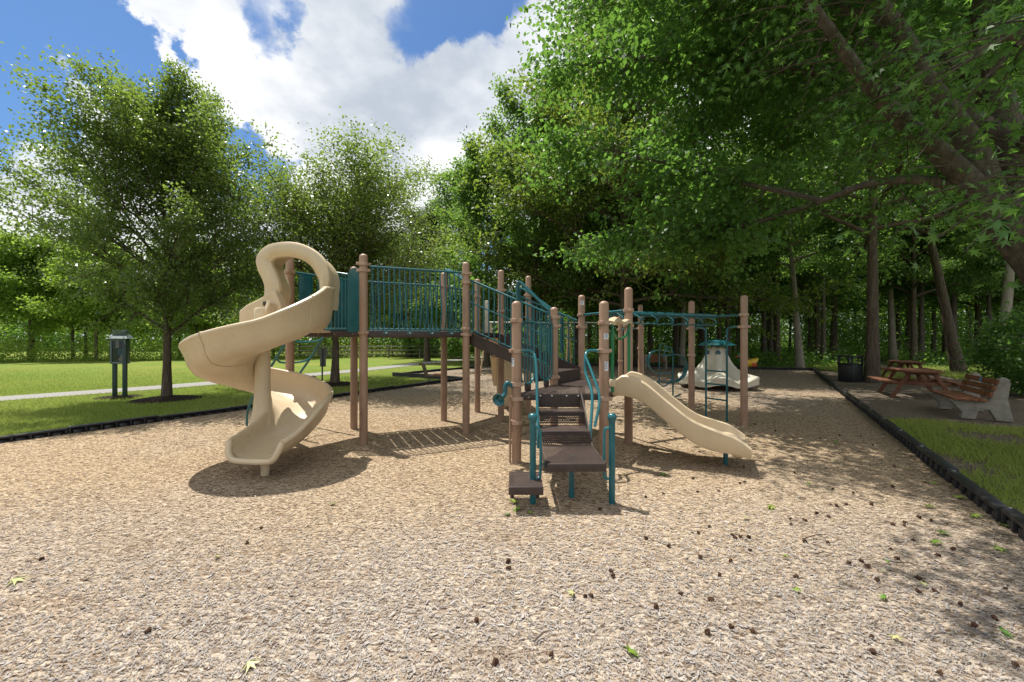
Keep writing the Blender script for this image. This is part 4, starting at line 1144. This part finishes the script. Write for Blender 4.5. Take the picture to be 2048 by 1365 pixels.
# split-rail fence beyond the lawn
fe = thing('split_rail_fence', (0, 0, 0), 'grey split-rail fence across the far lawn, below the small tree', 'fence')
fp = [(-20.5, 37.0), (-17.6, 37.4), (-14.7, 37.8), (-11.8, 38.2), (-8.9, 38.6), (-6.0, 39.0)]
for x, y in fp: MB().bevbox((x, y, .55), (.14, .12, 1.3), .02).build('post', 'fence_wood', fe)
for (x0, y0), (x1, y1) in zip(fp, fp[1:]):
    for z in (.35, .72, 1.08): MB().tube([(x0, y0, z), ((x0 + x1) / 2, (y0 + y1) / 2, z - .02), (x1, y1, z + .02)], [.05, .06, .045], 6).build('rail', 'fence_wood', fe)

# mulch ring under the second lawn tree and first lawn tree
for loc, r, lb_ in (((-9.58, 11.1, 0), .85, 'dark mulch ring under the large pear tree'), ((-6.62, 14.9, 0), .95, 'dark mulch ring under the pear tree beside the sign')):
    tag(MB().lathe([(r, -.03), (r * .9, 0), (r * .5, .05), (.1, .08)], 22, loc).build('mulch_ring', 'dark_mulch'), lb_, 'mulch ring', 'mulch rings on the lawn')
# ------------------------------------------------------------------ vegetation
# two pear trees on the lawn
m1 = tree_meshes(12, 8.9, .125, 1.9, 5.0, 44, 5, 22, .17, .088, 'leaf_pear', 'bark', up=.75, trunk_stop=.88, shape=.74)
place_tree('pear_tree', m1, (-9.58, 11.1, 0), 'large pear tree with a broad airy crown beside the information box', 'pear trees on the lawn', rz=.6, scale=.85, zs=1.08)
m2 = tree_meshes(23, 7.9, .15, 2.1, 6.4, 44, 5, 20, .24, .095, 'leaf_pear', 'bark', up=.7, trunk_stop=.84, shape=.62)
place_tree('pear_tree', m2, (-6.6, 14.9, 0), 'pear tree behind the spiral slide, forked low beside the sign', 'pear trees on the lawn', rz=2.1, scale=1.0, zs=.86)

# the sweetgum whose boughs hang over the corner of the playground
rng = np.random.default_rng(5)
gt_ = thing('sweetgum_tree', (8.0, 5.3, 0), 'big leaning sweetgum whose star-leaved boughs hang over the park bench side', 'tree')
gum_tubes = []
def limb(pts, r0, r1, sub=0, leaf_from=.35, dens=1.0):
    P = smooth_path([Vector(p) for p in pts], 6); n = len(P)
    gum_tubes.append(([np.array(p) for p in P], [lerp(r0, r1, i / (n - 1)) * (.8 if r0 < .11 else .98) for i in range(n)]))
    return [np.array(p) for p in P]
limbs = []
limbs.append(limb([(8.1, 5.3, -.1), (7.9, 5.3, 1.0), (7.45, 5.3, 2.1), (7.0, 5.4, 2.9), (6.55, 5.45, 3.5)], .36, .24))
L_ = []
L_.append((limb([(6.7, 5.45, 3.3), (5.9, 5.35, 3.95), (5.2, 5.2, 4.35), (4.5, 5.0, 4.75), (3.7, 4.7, 5.3), (3.1, 4.6, 6.0)], .15, .03), .35))
L_.append((limb([(6.6, 5.45, 3.4), (6.3, 5.5, 4.3), (5.6, 5.4, 5.1), (5.0, 5.2, 5.7), (4.3, 5.2, 6.6), (3.8, 5.4, 7.6)], .17, .03), .4))
L_.append((limb([(7.2, 5.35, 2.6), (7.0, 5.5, 3.9), (6.85, 5.6, 5.0), (6.55, 5.6, 6.3), (6.4, 5.7, 8.0), (6.5, 5.9, 10.0)], .20, .04), .5))
L_.append((limb([(6.3, 5.45, 3.65), (5.75, 5.6, 3.85), (5.4, 6.0, 3.97), (5.2, 6.7, 3.95), (4.7, 7.9, 3.9), (4.2, 8.8, 4.0)], .095, .03), .8))
L_.append((limb([(6.9, 5.5, 4.4), (6.4, 6.2, 5.4), (5.6, 7.0, 6.3), (4.8, 7.8, 7.2), (4.2, 8.4, 8.4)], .12, .03), .3))
L_.append((limb([(6.85, 5.6, 5.0), (7.2, 6.6, 6.2), (7.4, 7.8, 7.6), (7.3, 8.6, 9.0)], .12, .03), .35))
L_.append((limb([(6.9, 5.4, 4.2), (6.2, 4.6, 4.7), (5.4, 3.9, 4.7), (4.5, 3.3, 4.3), (3.6, 2.9, 3.8)], .10, .02), .3))
L_.append((limb([(7.0, 5.3, 3.2), (6.3, 4.5, 3.4), (5.4, 3.9, 3.35), (4.5, 3.3, 3.0), (3.7, 2.8, 2.7)], .07, .015), .45))
L_.append((limb([(6.55, 5.6, 6.3), (6.0, 5.0, 7.4), (5.4, 4.6, 8.6), (5.0, 4.4, 9.6)], .09, .03), .3))
L_.append((limb([(5.2, 6.7, 3.95), (4.4, 7.6, 4.6), (3.4, 8.6, 5.4), (2.2, 9.6, 6.2), (1.2, 10.4, 6.6)], .06, .02), .15))
L_.append((limb([(5.6, 7.0, 6.3), (4.2, 8.4, 7.4), (2.8, 9.6, 8.4), (2.0, 10.6, 8.9), (1.4, 11.2, 9.3)], .09, .02), .2))
L_.append((limb([(4.8, 7.8, 7.2), (4.0, 9.4, 9.0), (3.0, 10.8, 10.6), (2.0, 11.8, 12.0)], .08, .02), .15))
L_.append((limb([(6.4, 5.7, 8.0), (5.4, 7.4, 9.8), (4.6, 9.0, 11.4), (4.0, 10.2, 12.8)], .10, .03), .15))
L_.append((limb([(4.7, 7.9, 3.9), (4.0, 9.0, 4.2), (3.2, 10.2, 4.4), (2.6, 11.2, 4.3)], .045, .012), .1))
L_.append((limb([(4.8, 7.8, 7.2), (5.2, 9.4, 7.6), (5.4, 11.0, 7.6), (5.2, 12.4, 7.2)], .07, .02), .1))
L_.append((limb([(7.3, 7.2, 6.8), (7.6, 9.0, 7.4), (7.8, 10.8, 7.4), (7.6, 12.2, 6.8)], .07, .02), .1))
L_.append((limb([(4.3, 5.2, 6.6), (3.2, 4.7, 6.9), (2.2, 4.3, 7.0), (1.3, 4.1, 6.9)], .05, .015), .25))
L_.append((limb([(4.3, 5.2, 6.6), (3.3, 4.4, 7.2), (2.5, 3.9, 7.4), (1.9, 3.7, 7.4)], .05, .015), .3))
L_.append((limb([(5.0, 5.2, 5.7), (4.2, 5.8, 6.6), (3.3, 6.3, 7.3), (2.4, 6.7, 7.8), (1.8, 7.0, 8.0)], .07, .015), .1))
L_.append((limb([(4.8, 7.8, 7.2), (4.2, 7.3, 8.2), (3.4, 7.0, 8.9), (2.6, 6.6, 9.4)], .06, .015), .05))
L_.append((limb([(5.6, 5.4, 5.1), (5.2, 6.2, 6.4), (4.6, 6.8, 7.4), (4.2, 6.4, 8.4), (4.0, 6.0, 9.0)], .08, .02), .2))
L_.append((limb([(6.4, 5.7, 8.0), (5.6, 6.4, 8.8), (4.8, 6.0, 9.6), (4.0, 5.4, 10.2)], .07, .02), .1))
tips, td = [], []
for P, f0 in L_:
    n = len(P); tot = sum(np.linalg.norm(P[i + 1] - P[i]) for i in range(n - 1))
    for i in range(int(n * f0), n):
        for q in range(3):
            d = P[min(i + 1, n - 1)] - P[max(i - 1, 0)]; d = d / np.linalg.norm(d)
            sd = d * .5 + rng.normal(size=3) * .8; sd[2] = np.clip(sd[2] * .4, -.35, .5); sd /= np.linalg.norm(sd)
            sl = rng.uniform(.45, 1.2) * (1.0 if P[i][1] < 6.5 else 1.5); e = P[i] + sd * sl + np.array([0, 0, -.16 * sl])
            gum_tubes.append(([P[i], (P[i] + e) / 2 + np.array([0, 0, .05]), e], [.011, .007, .003]))
            for tt in (.4, .7, 1.0):
                tips.append(P[i] + (e - P[i]) * tt); td.append(sd)
tips, td = np.array(tips), np.array(td)
tips_near = tips[:, 1] < 6.0
keep = (rng.uniform(size=len(tips)) < np.where(tips_near & (tips[:, 2] < 6.2), .27, 1.0)); tips, td = tips[keep], td[keep]
RM, PP, tint = leaf_cloud(rng, tips, td, 20, .20, .088, droop=.45, flat=.5)
ok = np.ones(len(PP), bool)
c_up = np.array([7.3, 9.9, 10.8]); nu = 3000
du = rng.normal(size=(nu, 3)); du /= np.linalg.norm(du, axis=1, keepdims=True)
cu = c_up + du * (rng.uniform(.15, 1, (nu, 1)) ** .45) * np.array([5.0, 4.6, 3.3]) * rng.uniform(.85, 1.08, (nu, 1))
RU, PU, TU = leaf_cloud(rng, cu, du, 16, .24, .15, droop=.4)
uc = link('upper_crown', inst_mesh('upper_crown', LEAF_V, LEAF_F, RU, PU - np.array([8.0, 5.3, 0]), 'leaf_gum', TU), gt_); uc['kind'] = 'stuff'
for i in range(0, nu, 46):
    a0 = np.array([6.5, 5.9, 9.0]); gum_tubes.append(([a0, (a0 + cu[i]) / 2 + np.array([0, 0, .4]), cu[i]], [.07, .04, .008]))
link('trunk', tubes_mesh('trunk', [([p - np.array([8.0, 5.3, 0]) for p in pts], r) for pts, r in gum_tubes], 'bark_brown', n0=14), gt_)
# leaves nearest to the playground entrance are leaves of their own, the rest one mass
px = PP[:, 0] / PP[:, 1] * 800 + 1024; py = 682 - (PP[:, 2] - 1.6) / PP[:, 1] * 800
show = (px > 1150) & (px < 2040) & (py > 5) & (py < 640) & (PP[:, 1] > 1.2)
order = np.argsort(np.where(show, PP[:, 1], 99))[:300]
big = np.zeros(len(PP), bool); big[order] = True
far_l = ~big & (PP[:, 1] > 7.2); near_l = ~big & ~far_l
for nm_, sel, tv_, tf_, k_ in (('crown', near_l, STAR_V, STAR_F, 1.0), ('outer_crown', far_l, LEAF_V, LEAF_F, 1.55)):
    co_ = link(nm_, inst_mesh(nm_, tv_, tf_, RM[sel] * k_, PP[sel] - np.array([8.0, 5.3, 0]), 'leaf_gum', tint[sel]), gt_); co_['kind'] = 'stuff'
leafs = [inst_mesh('leaf', STAR_V, STAR_F, np.eye(3)[None], np.zeros((1, 3)), 'leaf_gum', np.array([t])) for t in (.2, .45, .7, .95)]
for i in order:
    o = link('leaf', leafs[int(tint[i] * 3.99)], gt_)
    M = Matrix(RM[i].tolist()).to_4x4(); M.translation = Vector(PP[i] - np.array([8.0, 5.3, 0])); o.matrix_local = M

# tall trees at the edge of the wood
mm = tree_meshes(31, 21, .24, 3.2, 8.0, 40, 5, 22, .34, .19, 'leaf_maple', 'bark', up=.35, trunk_stop=.86)
place_tree('maple_tree', mm, (6.3, 22.6, 0), 'tall maple whose layered boughs reach over the swings', 'trees at the edge of the wood', rz=1.0)
fA = tree_meshes(41, 15.5, .20, 2.0, 4.6, 26, 4, 22, .26, .17, 'leaf_forest', 'bark', up=.5, trunk_stop=.86)
fB = tree_meshes(42, 18.0, .24, 5.0, 4.8, 24, 4, 22, .28, .18, 'leaf_forest', 'bark', up=.5, trunk_stop=.86)
fC = tree_meshes(43, 17.0, .20, 6.0, 4.2, 20, 4, 20, .28, .18, 'leaf_forest', 'bark_brown', up=.6, trunk_stop=.86)
fP = tree_meshes(44, 17.0, .24, 7.0, 4.4, 20, 4, 20, .28, .18, 'leaf_forest', 'bark_pale', up=.6, trunk_stop=.86, lean=(.9, .2))
fO = tree_meshes(45, 13.0, .24, 3.0, 4.2, 22, 4, 20, .26, .17, 'leaf_oak', 'bark', up=.7, trunk_stop=.82)
fL = tree_meshes(46, 16.0, .26, 7.0, 4.4, 18, 4, 20, .28, .18, 'leaf_forest', 'bark', up=.6, trunk_stop=.86, lean=(-2.6, .3))
fS = tree_meshes(47, 17.0, .21, 5.5, 6.6, 30, 5, 20, .32, .18, 'leaf_forest', 'bark', up=.4, trunk_stop=.86)
edge = [('leafy forest-edge tree rising behind the bridge', fA, (-1.6, 25.5), .2, .92), ('broad forest-edge tree behind the deck stairs', fA, (1.4, 24.6), 2.0, 1.12),
        ('forest-edge tree with foliage down to the lawn, behind the high deck', fA, (-3.6, 31.0), 4.0, 1.0), ('greyish oak seen over the bridge', fO, (-6.8, 32.0), .7, 1.0),
        ('second greyish oak beyond the lawn fence', fO, (-10.5, 41.0), 2.7, 1.0), ('forest-edge tree behind the overhead beam', fA, (8.6, 27.5), 3.1, 1.05),
        ('forest-edge tree behind the far red bench', fB, (4.6, 28.5), 5.2, 1.0)]
for lb_, ms, (x, y), rz, s in edge: place_tree('forest_tree', ms, (x, y, 0), lb_, 'trees at the edge of the wood', rz, s)
def gp(px_, py_): Y = 1280 / (py_ - 682); return ((px_ - 1024) * Y / 800, Y)
named = [('grey trunked tree between the tan spinner and the far bench', fP, gp(1364, 733), .5, .72), ('slim pale grey trunk standing alone at the edge of the wood', fP, gp(1600, 736), 2.6, .85),
         ('dark trunk rising directly beside the litter bin', fS, gp(1744, 764), 1.1, 1.0), ('pale trunk bending upward behind the picnic tables', fP, gp(1786, 722), 3.3, 1.05),
         ('tree leaning to one side behind the park bench', fL, gp(1918, 746), .0, .95), ('thick grey trunk behind the dark shrub', fP, gp(2000, 730), 5.0, 1.35),
         ('dark thick trunk in the wood behind the litter bin', fB, gp(1668, 718), 2.0, 1.2), ('dark twin trunk near the dark thick one', fB, gp(1635, 719), 4.0, 1.0)]
for lb_, ms, (x, y), rz, s in named: place_tree('forest_tree', ms, (x, y, 0), lb_, 'trees at the edge of the wood', rz, s)
rr_ = random.Random(8)
spots = []
tries = 0
while len(spots) < 105 and tries < 4000:
    tries += 1
    y = rr_.uniform(25.5, 62); x = rr_.uniform(.08 * y, 1.42 * y)
    if abs((x - 17.5) - (y - 17) * .70) < 1.9: continue                  # keep the woodland path open
    if any((x - a) ** 2 + (y - b_) ** 2 < 3.2 for a, b_ in spots): continue
    if any((x - q[2][0]) ** 2 + (y - q[2][1]) ** 2 < 2.5 for q in named + edge): continue
    spots.append((x, y))
protos = {}
for i, (x, y) in enumerate(spots):
    ms = (fB, fC, fC, fB, fC)[i % 5]
    place_tree('forest_tree', ms, (x, y, 0), 'slender trunked tree deep in the shaded wood', 'trees deep in the wood', rr_.uniform(0, 6.28), rr_.uniform(.6, 1.05), rr_.uniform(1.0, 1.25))
# woodland trees beyond the lawn
bA = tree_meshes(51, 8.5, .10, 1.8, 3.0, 18, 3, 20, .26, .17, 'leaf_bright', 'bark', up=.6, trunk_stop=.82)
bB = tree_meshes(52, 9.5, .11, 2.8, 2.8, 18, 3, 20, .26, .17, 'leaf_bright', 'bark', up=.7, trunk_stop=.82)
k = 0
for i in range(26):
    t = i / 25
    x = lerp(-47, -9.0, t) + rr_.uniform(-.8, .8); y = lerp(27.5, 43.5, t ** 1.0) + rr_.uniform(0, 4.5)
    place_tree('young_tree', (bA, bB)[i % 2], (x, y, 0), 'young light green tree in the thicket beyond the lawn', 'thicket beyond the lawn', rr_.uniform(0, 6.28), rr_.uniform(.9, 1.3))

# undergrowth, too dense to count
def growth(name, label, area, n, size, hfun, material, seed, clump=.35, per=14):
    rng = np.random.default_rng(seed); c = area(rng, n); h = hfun(rng, n, c)
    cen = np.column_stack([c, h])
    RM, P, tint = leaf_cloud(rng, cen, rng.normal(size=(n, 3)), per, clump, size, .2, .7)
    P[:, 2] = np.maximum(P[:, 2], .01)
    me = inst_mesh(name, LEAF_V, LEAF_F, RM, P, material, tint)
    o = link(name, me); tag(o, label, 'undergrowth', kind='stuff'); return o
def wood_area(rng, n):
    out = []
    while len(out) < n:
        y = rng.uniform(23.5, 60); x = rng.uniform(-.05 * y, 1.45 * y)
        if y < 27.6 - .36 * x and x < 17: continue
        if abs((x - 18) - (y - 17) * .70) < 1.7: continue
        out.append((x, y))
    return np.array(out)
growth('undergrowth', 'leafy undergrowth on the floor of the wood', wood_area, 3800, .16, lambda r, n, c: np.abs(r.normal(size=n)) * .30 + .05, 'leaf_under', 61)
growth('undergrowth', 'tall saplings filling the depth of the wood', lambda r, n: (lambda a: np.column_stack([a[:, 0] * 1.0, a[:, 1] + 9]))(wood_area(r, n)), 3000, .20, lambda r, n, c: r.uniform(.6, 6.5, n), 'leaf_under', 62, .5, 12)
def far_area(rng, n):
    a = rng.uniform(-1.5, 1.75, n); y = rng.uniform(62, 80, n); return np.column_stack([a * y, y])
growth('undergrowth', 'dense low leaves deep between the trunks', lambda r, n: (lambda a: np.column_stack([a[:, 0] * 1.25, a[:, 1] * .5 + 36]))(wood_area(r, n)), 5200, .26, lambda r, n, c: r.uniform(.1, 5.0, n), 'leaf_forest', 65, .6, 12)
growth('undergrowth', 'far leafy mass closing the view behind the trees', far_area, 13500, .55, lambda r, n, c: r.uniform(0, 13, n) * np.clip(.62 + .38 * (c[:, 0] / c[:, 1] > 0), 0, 1), 'leaf_forest', 63, .9, 9)
def thicket(rng, n):
    t = rng.uniform(0, 1, n); return np.column_stack([-48 + 43 * t, 27 + 16 * t + rng.uniform(-.6, 5, n)])
growth('undergrowth', 'bright brambles and tall weeds along the far side of the lawn', thicket, 2600, .15, lambda r, n, c: r.uniform(0, 1, n) ** 1.8 * 1.9, 'leaf_bright', 64, .32, 14)
# dark shrub at the picnic side
def bush(name, label, loc, rad, n, seed, material, leaf, h):
    rng = np.random.default_rng(seed); d = rng.normal(size=(n, 3)); d /= np.linalg.norm(d, axis=1, keepdims=True)
    rr = rng.uniform(.45, 1, n) ** .6; cen = d * rr[:, None] * np.array([rad, rad, h / 2]) * rng.uniform(.8, 1.1, (n, 1)) + np.array([0, 0, h / 2])
    RM, P, tint = leaf_cloud(rng, cen, d, 14, .13, leaf, .2)
    P[:, 2] = np.maximum(P[:, 2], .02)
    t = thing(name, loc, label, 'shrub')
    tb = []
    for i in range(14):
        e = cen[i * 7]; tb.append(([np.zeros(3), e * .5 + np.array([0, 0, .1]), e], [.02, .014, .004]))
    link('stems', tubes_mesh('stems', tb, 'bark'), t)
    c = link('foliage', inst_mesh('foliage', LEAF_V, LEAF_F, RM, P, material, tint), t); c['kind'] = 'stuff'
bush('shrub', 'dark glossy shrub behind the park bench', (15.4, 11.6, 0), 1.5, 700, 71, 'leaf_gum', .11, 2.6)
bush('shrub', 'low dark shrub at the fence end of the lawn', (-4.6, 37.5, 0), 2.2, 500, 72, 'leaf_forest', .18, 3.0)
bush('shrub', 'rounded dark shrub behind the fence rails', (-9.0, 40.5, 0), 2.6, 500, 73, 'leaf_forest', .18, 3.4)

# grass on the lawn and the picnic side
def in_poly(x, y, poly):
    c = np.zeros(len(x), bool); n = len(poly)
    for i in range(n):
        x0, y0 = poly[i]; x1, y1 = poly[(i + 1) % n]
        k_ = ((y0 > y) != (y1 > y)); c ^= k_ & (x < (x1 - x0) * (y - y0) / (y1 - y0 + 1e-12) + x0)
    return c
PATH_POLY = [tuple(a) for a, _ in pv] + [tuple(q) for _, q in reversed(pv)]
def grass(name, label, x, y, seed, h=.06, z=-.03):
    rng = np.random.default_rng(seed); n = len(x)
    d = rng.normal(size=(n, 3)) * .8; d[:, 2] = 1
    nrm = rng.normal(size=(n, 3)) * .4; nrm[:, 2] += .8; s = h * rng.uniform(.6, 1.5, n)
    RM = frames(rng, d, nrm, s)
    me = inst_mesh(name, [(-.09, 0, 0), (.09, 0, 0), (.04, 1, .15)], [(0, 1, 2)], RM, np.column_stack([x, y, np.full(n, z)]), 'grass_blade', np.clip(.5 + .35 * np.sin(x * .9 + 1.3 * np.sin(y * .7)) + rng.normal(size=n) * .25, 0, 1))
    tag(link(name, me), label, 'grass', kind='stuff')
rng = np.random.default_rng(77)
n = 420000; y = 4.5 + 21 * rng.uniform(size=n) ** 1.5; x = -rng.uniform(.12, 1.45, n) * y
fade = rng.uniform(size=n) < np.clip((25 - y) / 12, 0, 1); x, y = x[fade], y[fade]
lx = LEFT0.x + (y - LEFT0.y) * (LEFT1.x - LEFT0.x) / (LEFT1.y - LEFT0.y)
k_ = (x < lx - .12) & ~in_poly(x, y, PATH_POLY) & ~in_poly(x, y, MULCH) & ((x + 9.58) ** 2 + (y - 11.1) ** 2 > .6) & ((x + 6.62) ** 2 + (y - 14.9) ** 2 > .75)
grass('grass', 'short mown grass of the lawn beyond the left border', x[k_], y[k_], 78, .055)
n = 60000; y = rng.uniform(3.4, 8.2, n); x = rng.uniform(4.5, 11, n)
rx = RIGHT0.x + (y - RIGHT0.y) * (RIGHT1.x - RIGHT0.x) / (RIGHT1.y - RIGHT0.y)
pat = np.sin(x * 2.1 + y) + np.sin(y * 1.7 - x * .8) + rng.normal(size=n) * .35
k_ = (x > rx + .2) & (pat > -1.25) & ((x - 9.9) ** 2 + (y - 8.9) ** 2 > 2.6) & (x - rx < 3.6)
grass('grass', 'patchy grass in the shade by the scalloped border', x[k_], y[k_], 79, .07, -.02)
n = 40000; y = rng.uniform(16, 30, n); x = rng.uniform(.72, 1.35, n) * y
k_ = ~in_poly(x, y, MULCH) & (x > 17.2 + (y - 21.5) * .3) & (np.abs((x - 18) - (y - 17) * .7) > .9)
grass('grass', 'sunlit grass among the first trees of the wood', x[k_], y[k_], 80, .16, -.02)

# ------------------------------------------------------------------ wood chips lying on the mulch
rng = np.random.default_rng(90)
n1_, n2_ = 200000, 100000
y = np.sqrt(rng.uniform(1.3 ** 2, 13.0 ** 2, 2900000)); y = y[rng.uniform(size=len(y)) < 1 / (1 + (y / 3.6) ** 3.6)]
x = rng.uniform(-1.5, 1.5, len(y)) * y
k_ = in_poly(x, y, MULCH); x, y = x[k_], y[k_]; n = len(x)
d = rng.normal(size=(n, 3)); d[:, 2] *= .13; nrm = rng.normal(size=(n, 3)) * .16; nrm[:, 2] = 1
size = rng.gamma(2.0, .0047, n) + .0035 + .0012 * np.maximum(y - 4, 0)
RM = frames(rng, d, nrm, size); wdt = rng.uniform(.13, .34, n); RM[:, :, 0] *= wdt[:, None]
fresh = np.clip((y - 2.9) / 1.5 + .35 * np.sin(x * .9 + .6) * np.cos(y * .8) + rng.normal(size=n) * .25, 0, 1)
pal_g = np.array([(.325, .297, .275), (.255, .23, .21), (.39, .36, .335), (.165, .14, .12), (.295, .26, .232)])
pal_t = np.array([(.40, .322, .235), (.315, .243, .172), (.46, .39, .30), (.20, .145, .10), (.36, .285, .205)])
ix = rng.choice(5, n, p=(.34, .22, .18, .06, .20))
colr = (pal_g[ix] * (1 - fresh[:, None]) + pal_t[ix] * fresh[:, None]) * rng.uniform(.86, 1.10, (n, 1))
colr *= (1 + .09 * np.sin(x * 1.3 + 2 * np.sin(y * .9)) + .07 * np.sin(y * 2.3 - x * .7))[:, None]
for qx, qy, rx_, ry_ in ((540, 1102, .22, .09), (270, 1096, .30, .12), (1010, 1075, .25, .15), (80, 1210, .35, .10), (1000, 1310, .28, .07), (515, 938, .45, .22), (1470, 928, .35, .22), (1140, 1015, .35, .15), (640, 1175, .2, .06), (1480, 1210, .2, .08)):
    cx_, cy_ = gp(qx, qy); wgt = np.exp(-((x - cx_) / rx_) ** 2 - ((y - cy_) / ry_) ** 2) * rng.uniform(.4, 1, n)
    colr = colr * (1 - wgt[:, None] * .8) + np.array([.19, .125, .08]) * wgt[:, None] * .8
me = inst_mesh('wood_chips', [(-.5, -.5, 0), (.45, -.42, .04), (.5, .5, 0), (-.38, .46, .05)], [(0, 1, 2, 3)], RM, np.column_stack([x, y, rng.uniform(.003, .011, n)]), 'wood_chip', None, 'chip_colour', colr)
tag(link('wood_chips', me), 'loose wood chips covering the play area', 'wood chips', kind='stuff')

# ------------------------------------------------------------------ sweetgum seed balls, fallen leaves and twigs
bm = bmesh.new(); bmesh.ops.create_icosphere(bm, subdivisions=2, radius=.017)
for v in bm.verts: v.co *= (1.32 if v.index % 3 == 0 else .86)
GB = bpy.data.meshes.new('seed_ball'); bm.to_mesh(GB); bm.free(); GB.materials.append(MATS['gumball'])
def seed(px_, py_):
    xx, yy = gp(px_, py_); o = link('seed_ball', GB); o.location = (xx, yy, rr_.uniform(.006, .017)); o.rotation_euler = (rr_.uniform(0, 6), rr_.uniform(0, 6), rr_.uniform(0, 6)); s = rr_.uniform(.68, 1.0); o.scale = (s, s, s)
    tag(o, 'small brown spiky sweetgum seed ball lying on the mulch', 'seed ball', 'sweetgum seed balls on the mulch')
for q in ((84, 1120), (296, 1267), (953, 1246), (522, 1058), (495, 1088), (1863, 1044), (1016, 1126), (1017, 1139), (1222, 1146), (1225, 1155), (1170, 1194), (1182, 1194), (1312, 1218), (1361, 1190), (1422, 1202), (1461, 1124), (1439, 1153), (1414, 1268), (1462, 1258), (1506, 1266), (1592, 1155), (1723, 1124), (1734, 1135), (1755, 1163), (1870, 1185), (1906, 1102), (1875, 1112), (1743, 1277), (1747, 1307), (1921, 1212), (1948, 1255), (1990, 1240), (1497, 1076), (1471, 1078), (1419, 1055), (1397, 1068), (1540, 1018), (1657, 1035), (1662, 1011), (1743, 1011), (1692, 1010), (1838, 1037), (1810, 1047), (1808, 1052), (1707, 988), (1785, 975), (1437, 984), (1395, 985), (1327, 989), (1480, 968), (1386, 958), (1200, 1020), (1500, 1102), (1782, 1100), (1837, 1159), (1837, 1186), (1103, 1312), (990, 1330), (2030, 1335), (1880, 1352), (2010, 1180)): seed(*q)
for i in range(34):
    px_ = rr_.uniform(1250, 1880); py_ = rr_.uniform(830, 1130)
    if px_ > 1560 + (py_ - 745) * 1.05 + 60: continue
    seed(px_, py_)
FL = [inst_mesh('fallen_leaf', STAR_V, STAR_F, np.eye(3)[None], np.zeros((1, 3)), mm_, np.array([t_])) for mm_, t_ in (('fallen_leaf', .2), ('fallen_leaf', .9), ('fallen_leaf_pale', .5))]
for px_, py_, s, k_ in ((1258, 1314, .075, 0), (1997, 1266, .07, 0), (1796, 1280, .06, 2), (1150, 1194, .06, 2), (660, 1010, .07, 2), (22, 1166, .09, 2), (495, 1333, .07, 2), (1592, 1182, .05, 0), (1774, 1202, .05, 0), (1780, 1130, .04, 0), (1760, 1146, .05, 2), (1535, 1016, .08, 1), (1486, 1038, .07, 2), (1612, 971, .07, 1), (1332, 951, .09, 1), (1030, 1010, .10, 1), (1040, 1022, .09, 1), (1055, 1028, .06, 1), (1020, 1032, .07, 1), (1875, 1066, .10, 0), (1862, 1086, .08, 0), (1998, 1052, .13, 1), (1940, 1033, .09, 1), (1995, 1098, .08, 1), (1870, 968, .07, 1), (1850, 1014, .08, 1), (1668, 885, .09, 0), (1725, 905, .08, 0), (430, 1118, .05, 2), (1245, 952, .05, 0), (1850, 1178, .05, 2), (1575, 1120, .04, 0), (1400, 925, .06, 0), (1915, 1000, .09, 1), (1820, 940, .08, 1)):
    xx, yy = gp(px_, py_); o = link('fallen_leaf', FL[k_]); o.location = (xx, yy, .026); o.scale = (s, s, s); o.rotation_euler = (rr_.uniform(-.25, .25), rr_.uniform(-.25, .25), rr_.uniform(0, 6.28))
    tag(o, ('fallen green star-shaped leaf lying on the mulch', 'fallen light green star-shaped leaf lying on the mulch', 'fallen pale yellowish leaf lying on the mulch')[k_], 'leaf', 'fallen leaves on the mulch')
for px0, py0, px1, py1 in ((1605, 1083, 1655, 1075), (1068, 1290, 1100, 1270), (1790, 1130, 1850, 1142), (1395, 1032, 1420, 1036), (1630, 1113, 1665, 1114)):
    a, b_ = Vector((*gp(px0, py0), .02)), Vector((*gp(px1, py1), .025))
    tag(MB().tube([a, a.lerp(b_, .5) + Vector((.01, .015, .008)), b_], [.005, .004, .002], 5).build('twig', 'twig'), 'thin dry twig lying on the mulch', 'twig', 'twigs on the mulch')
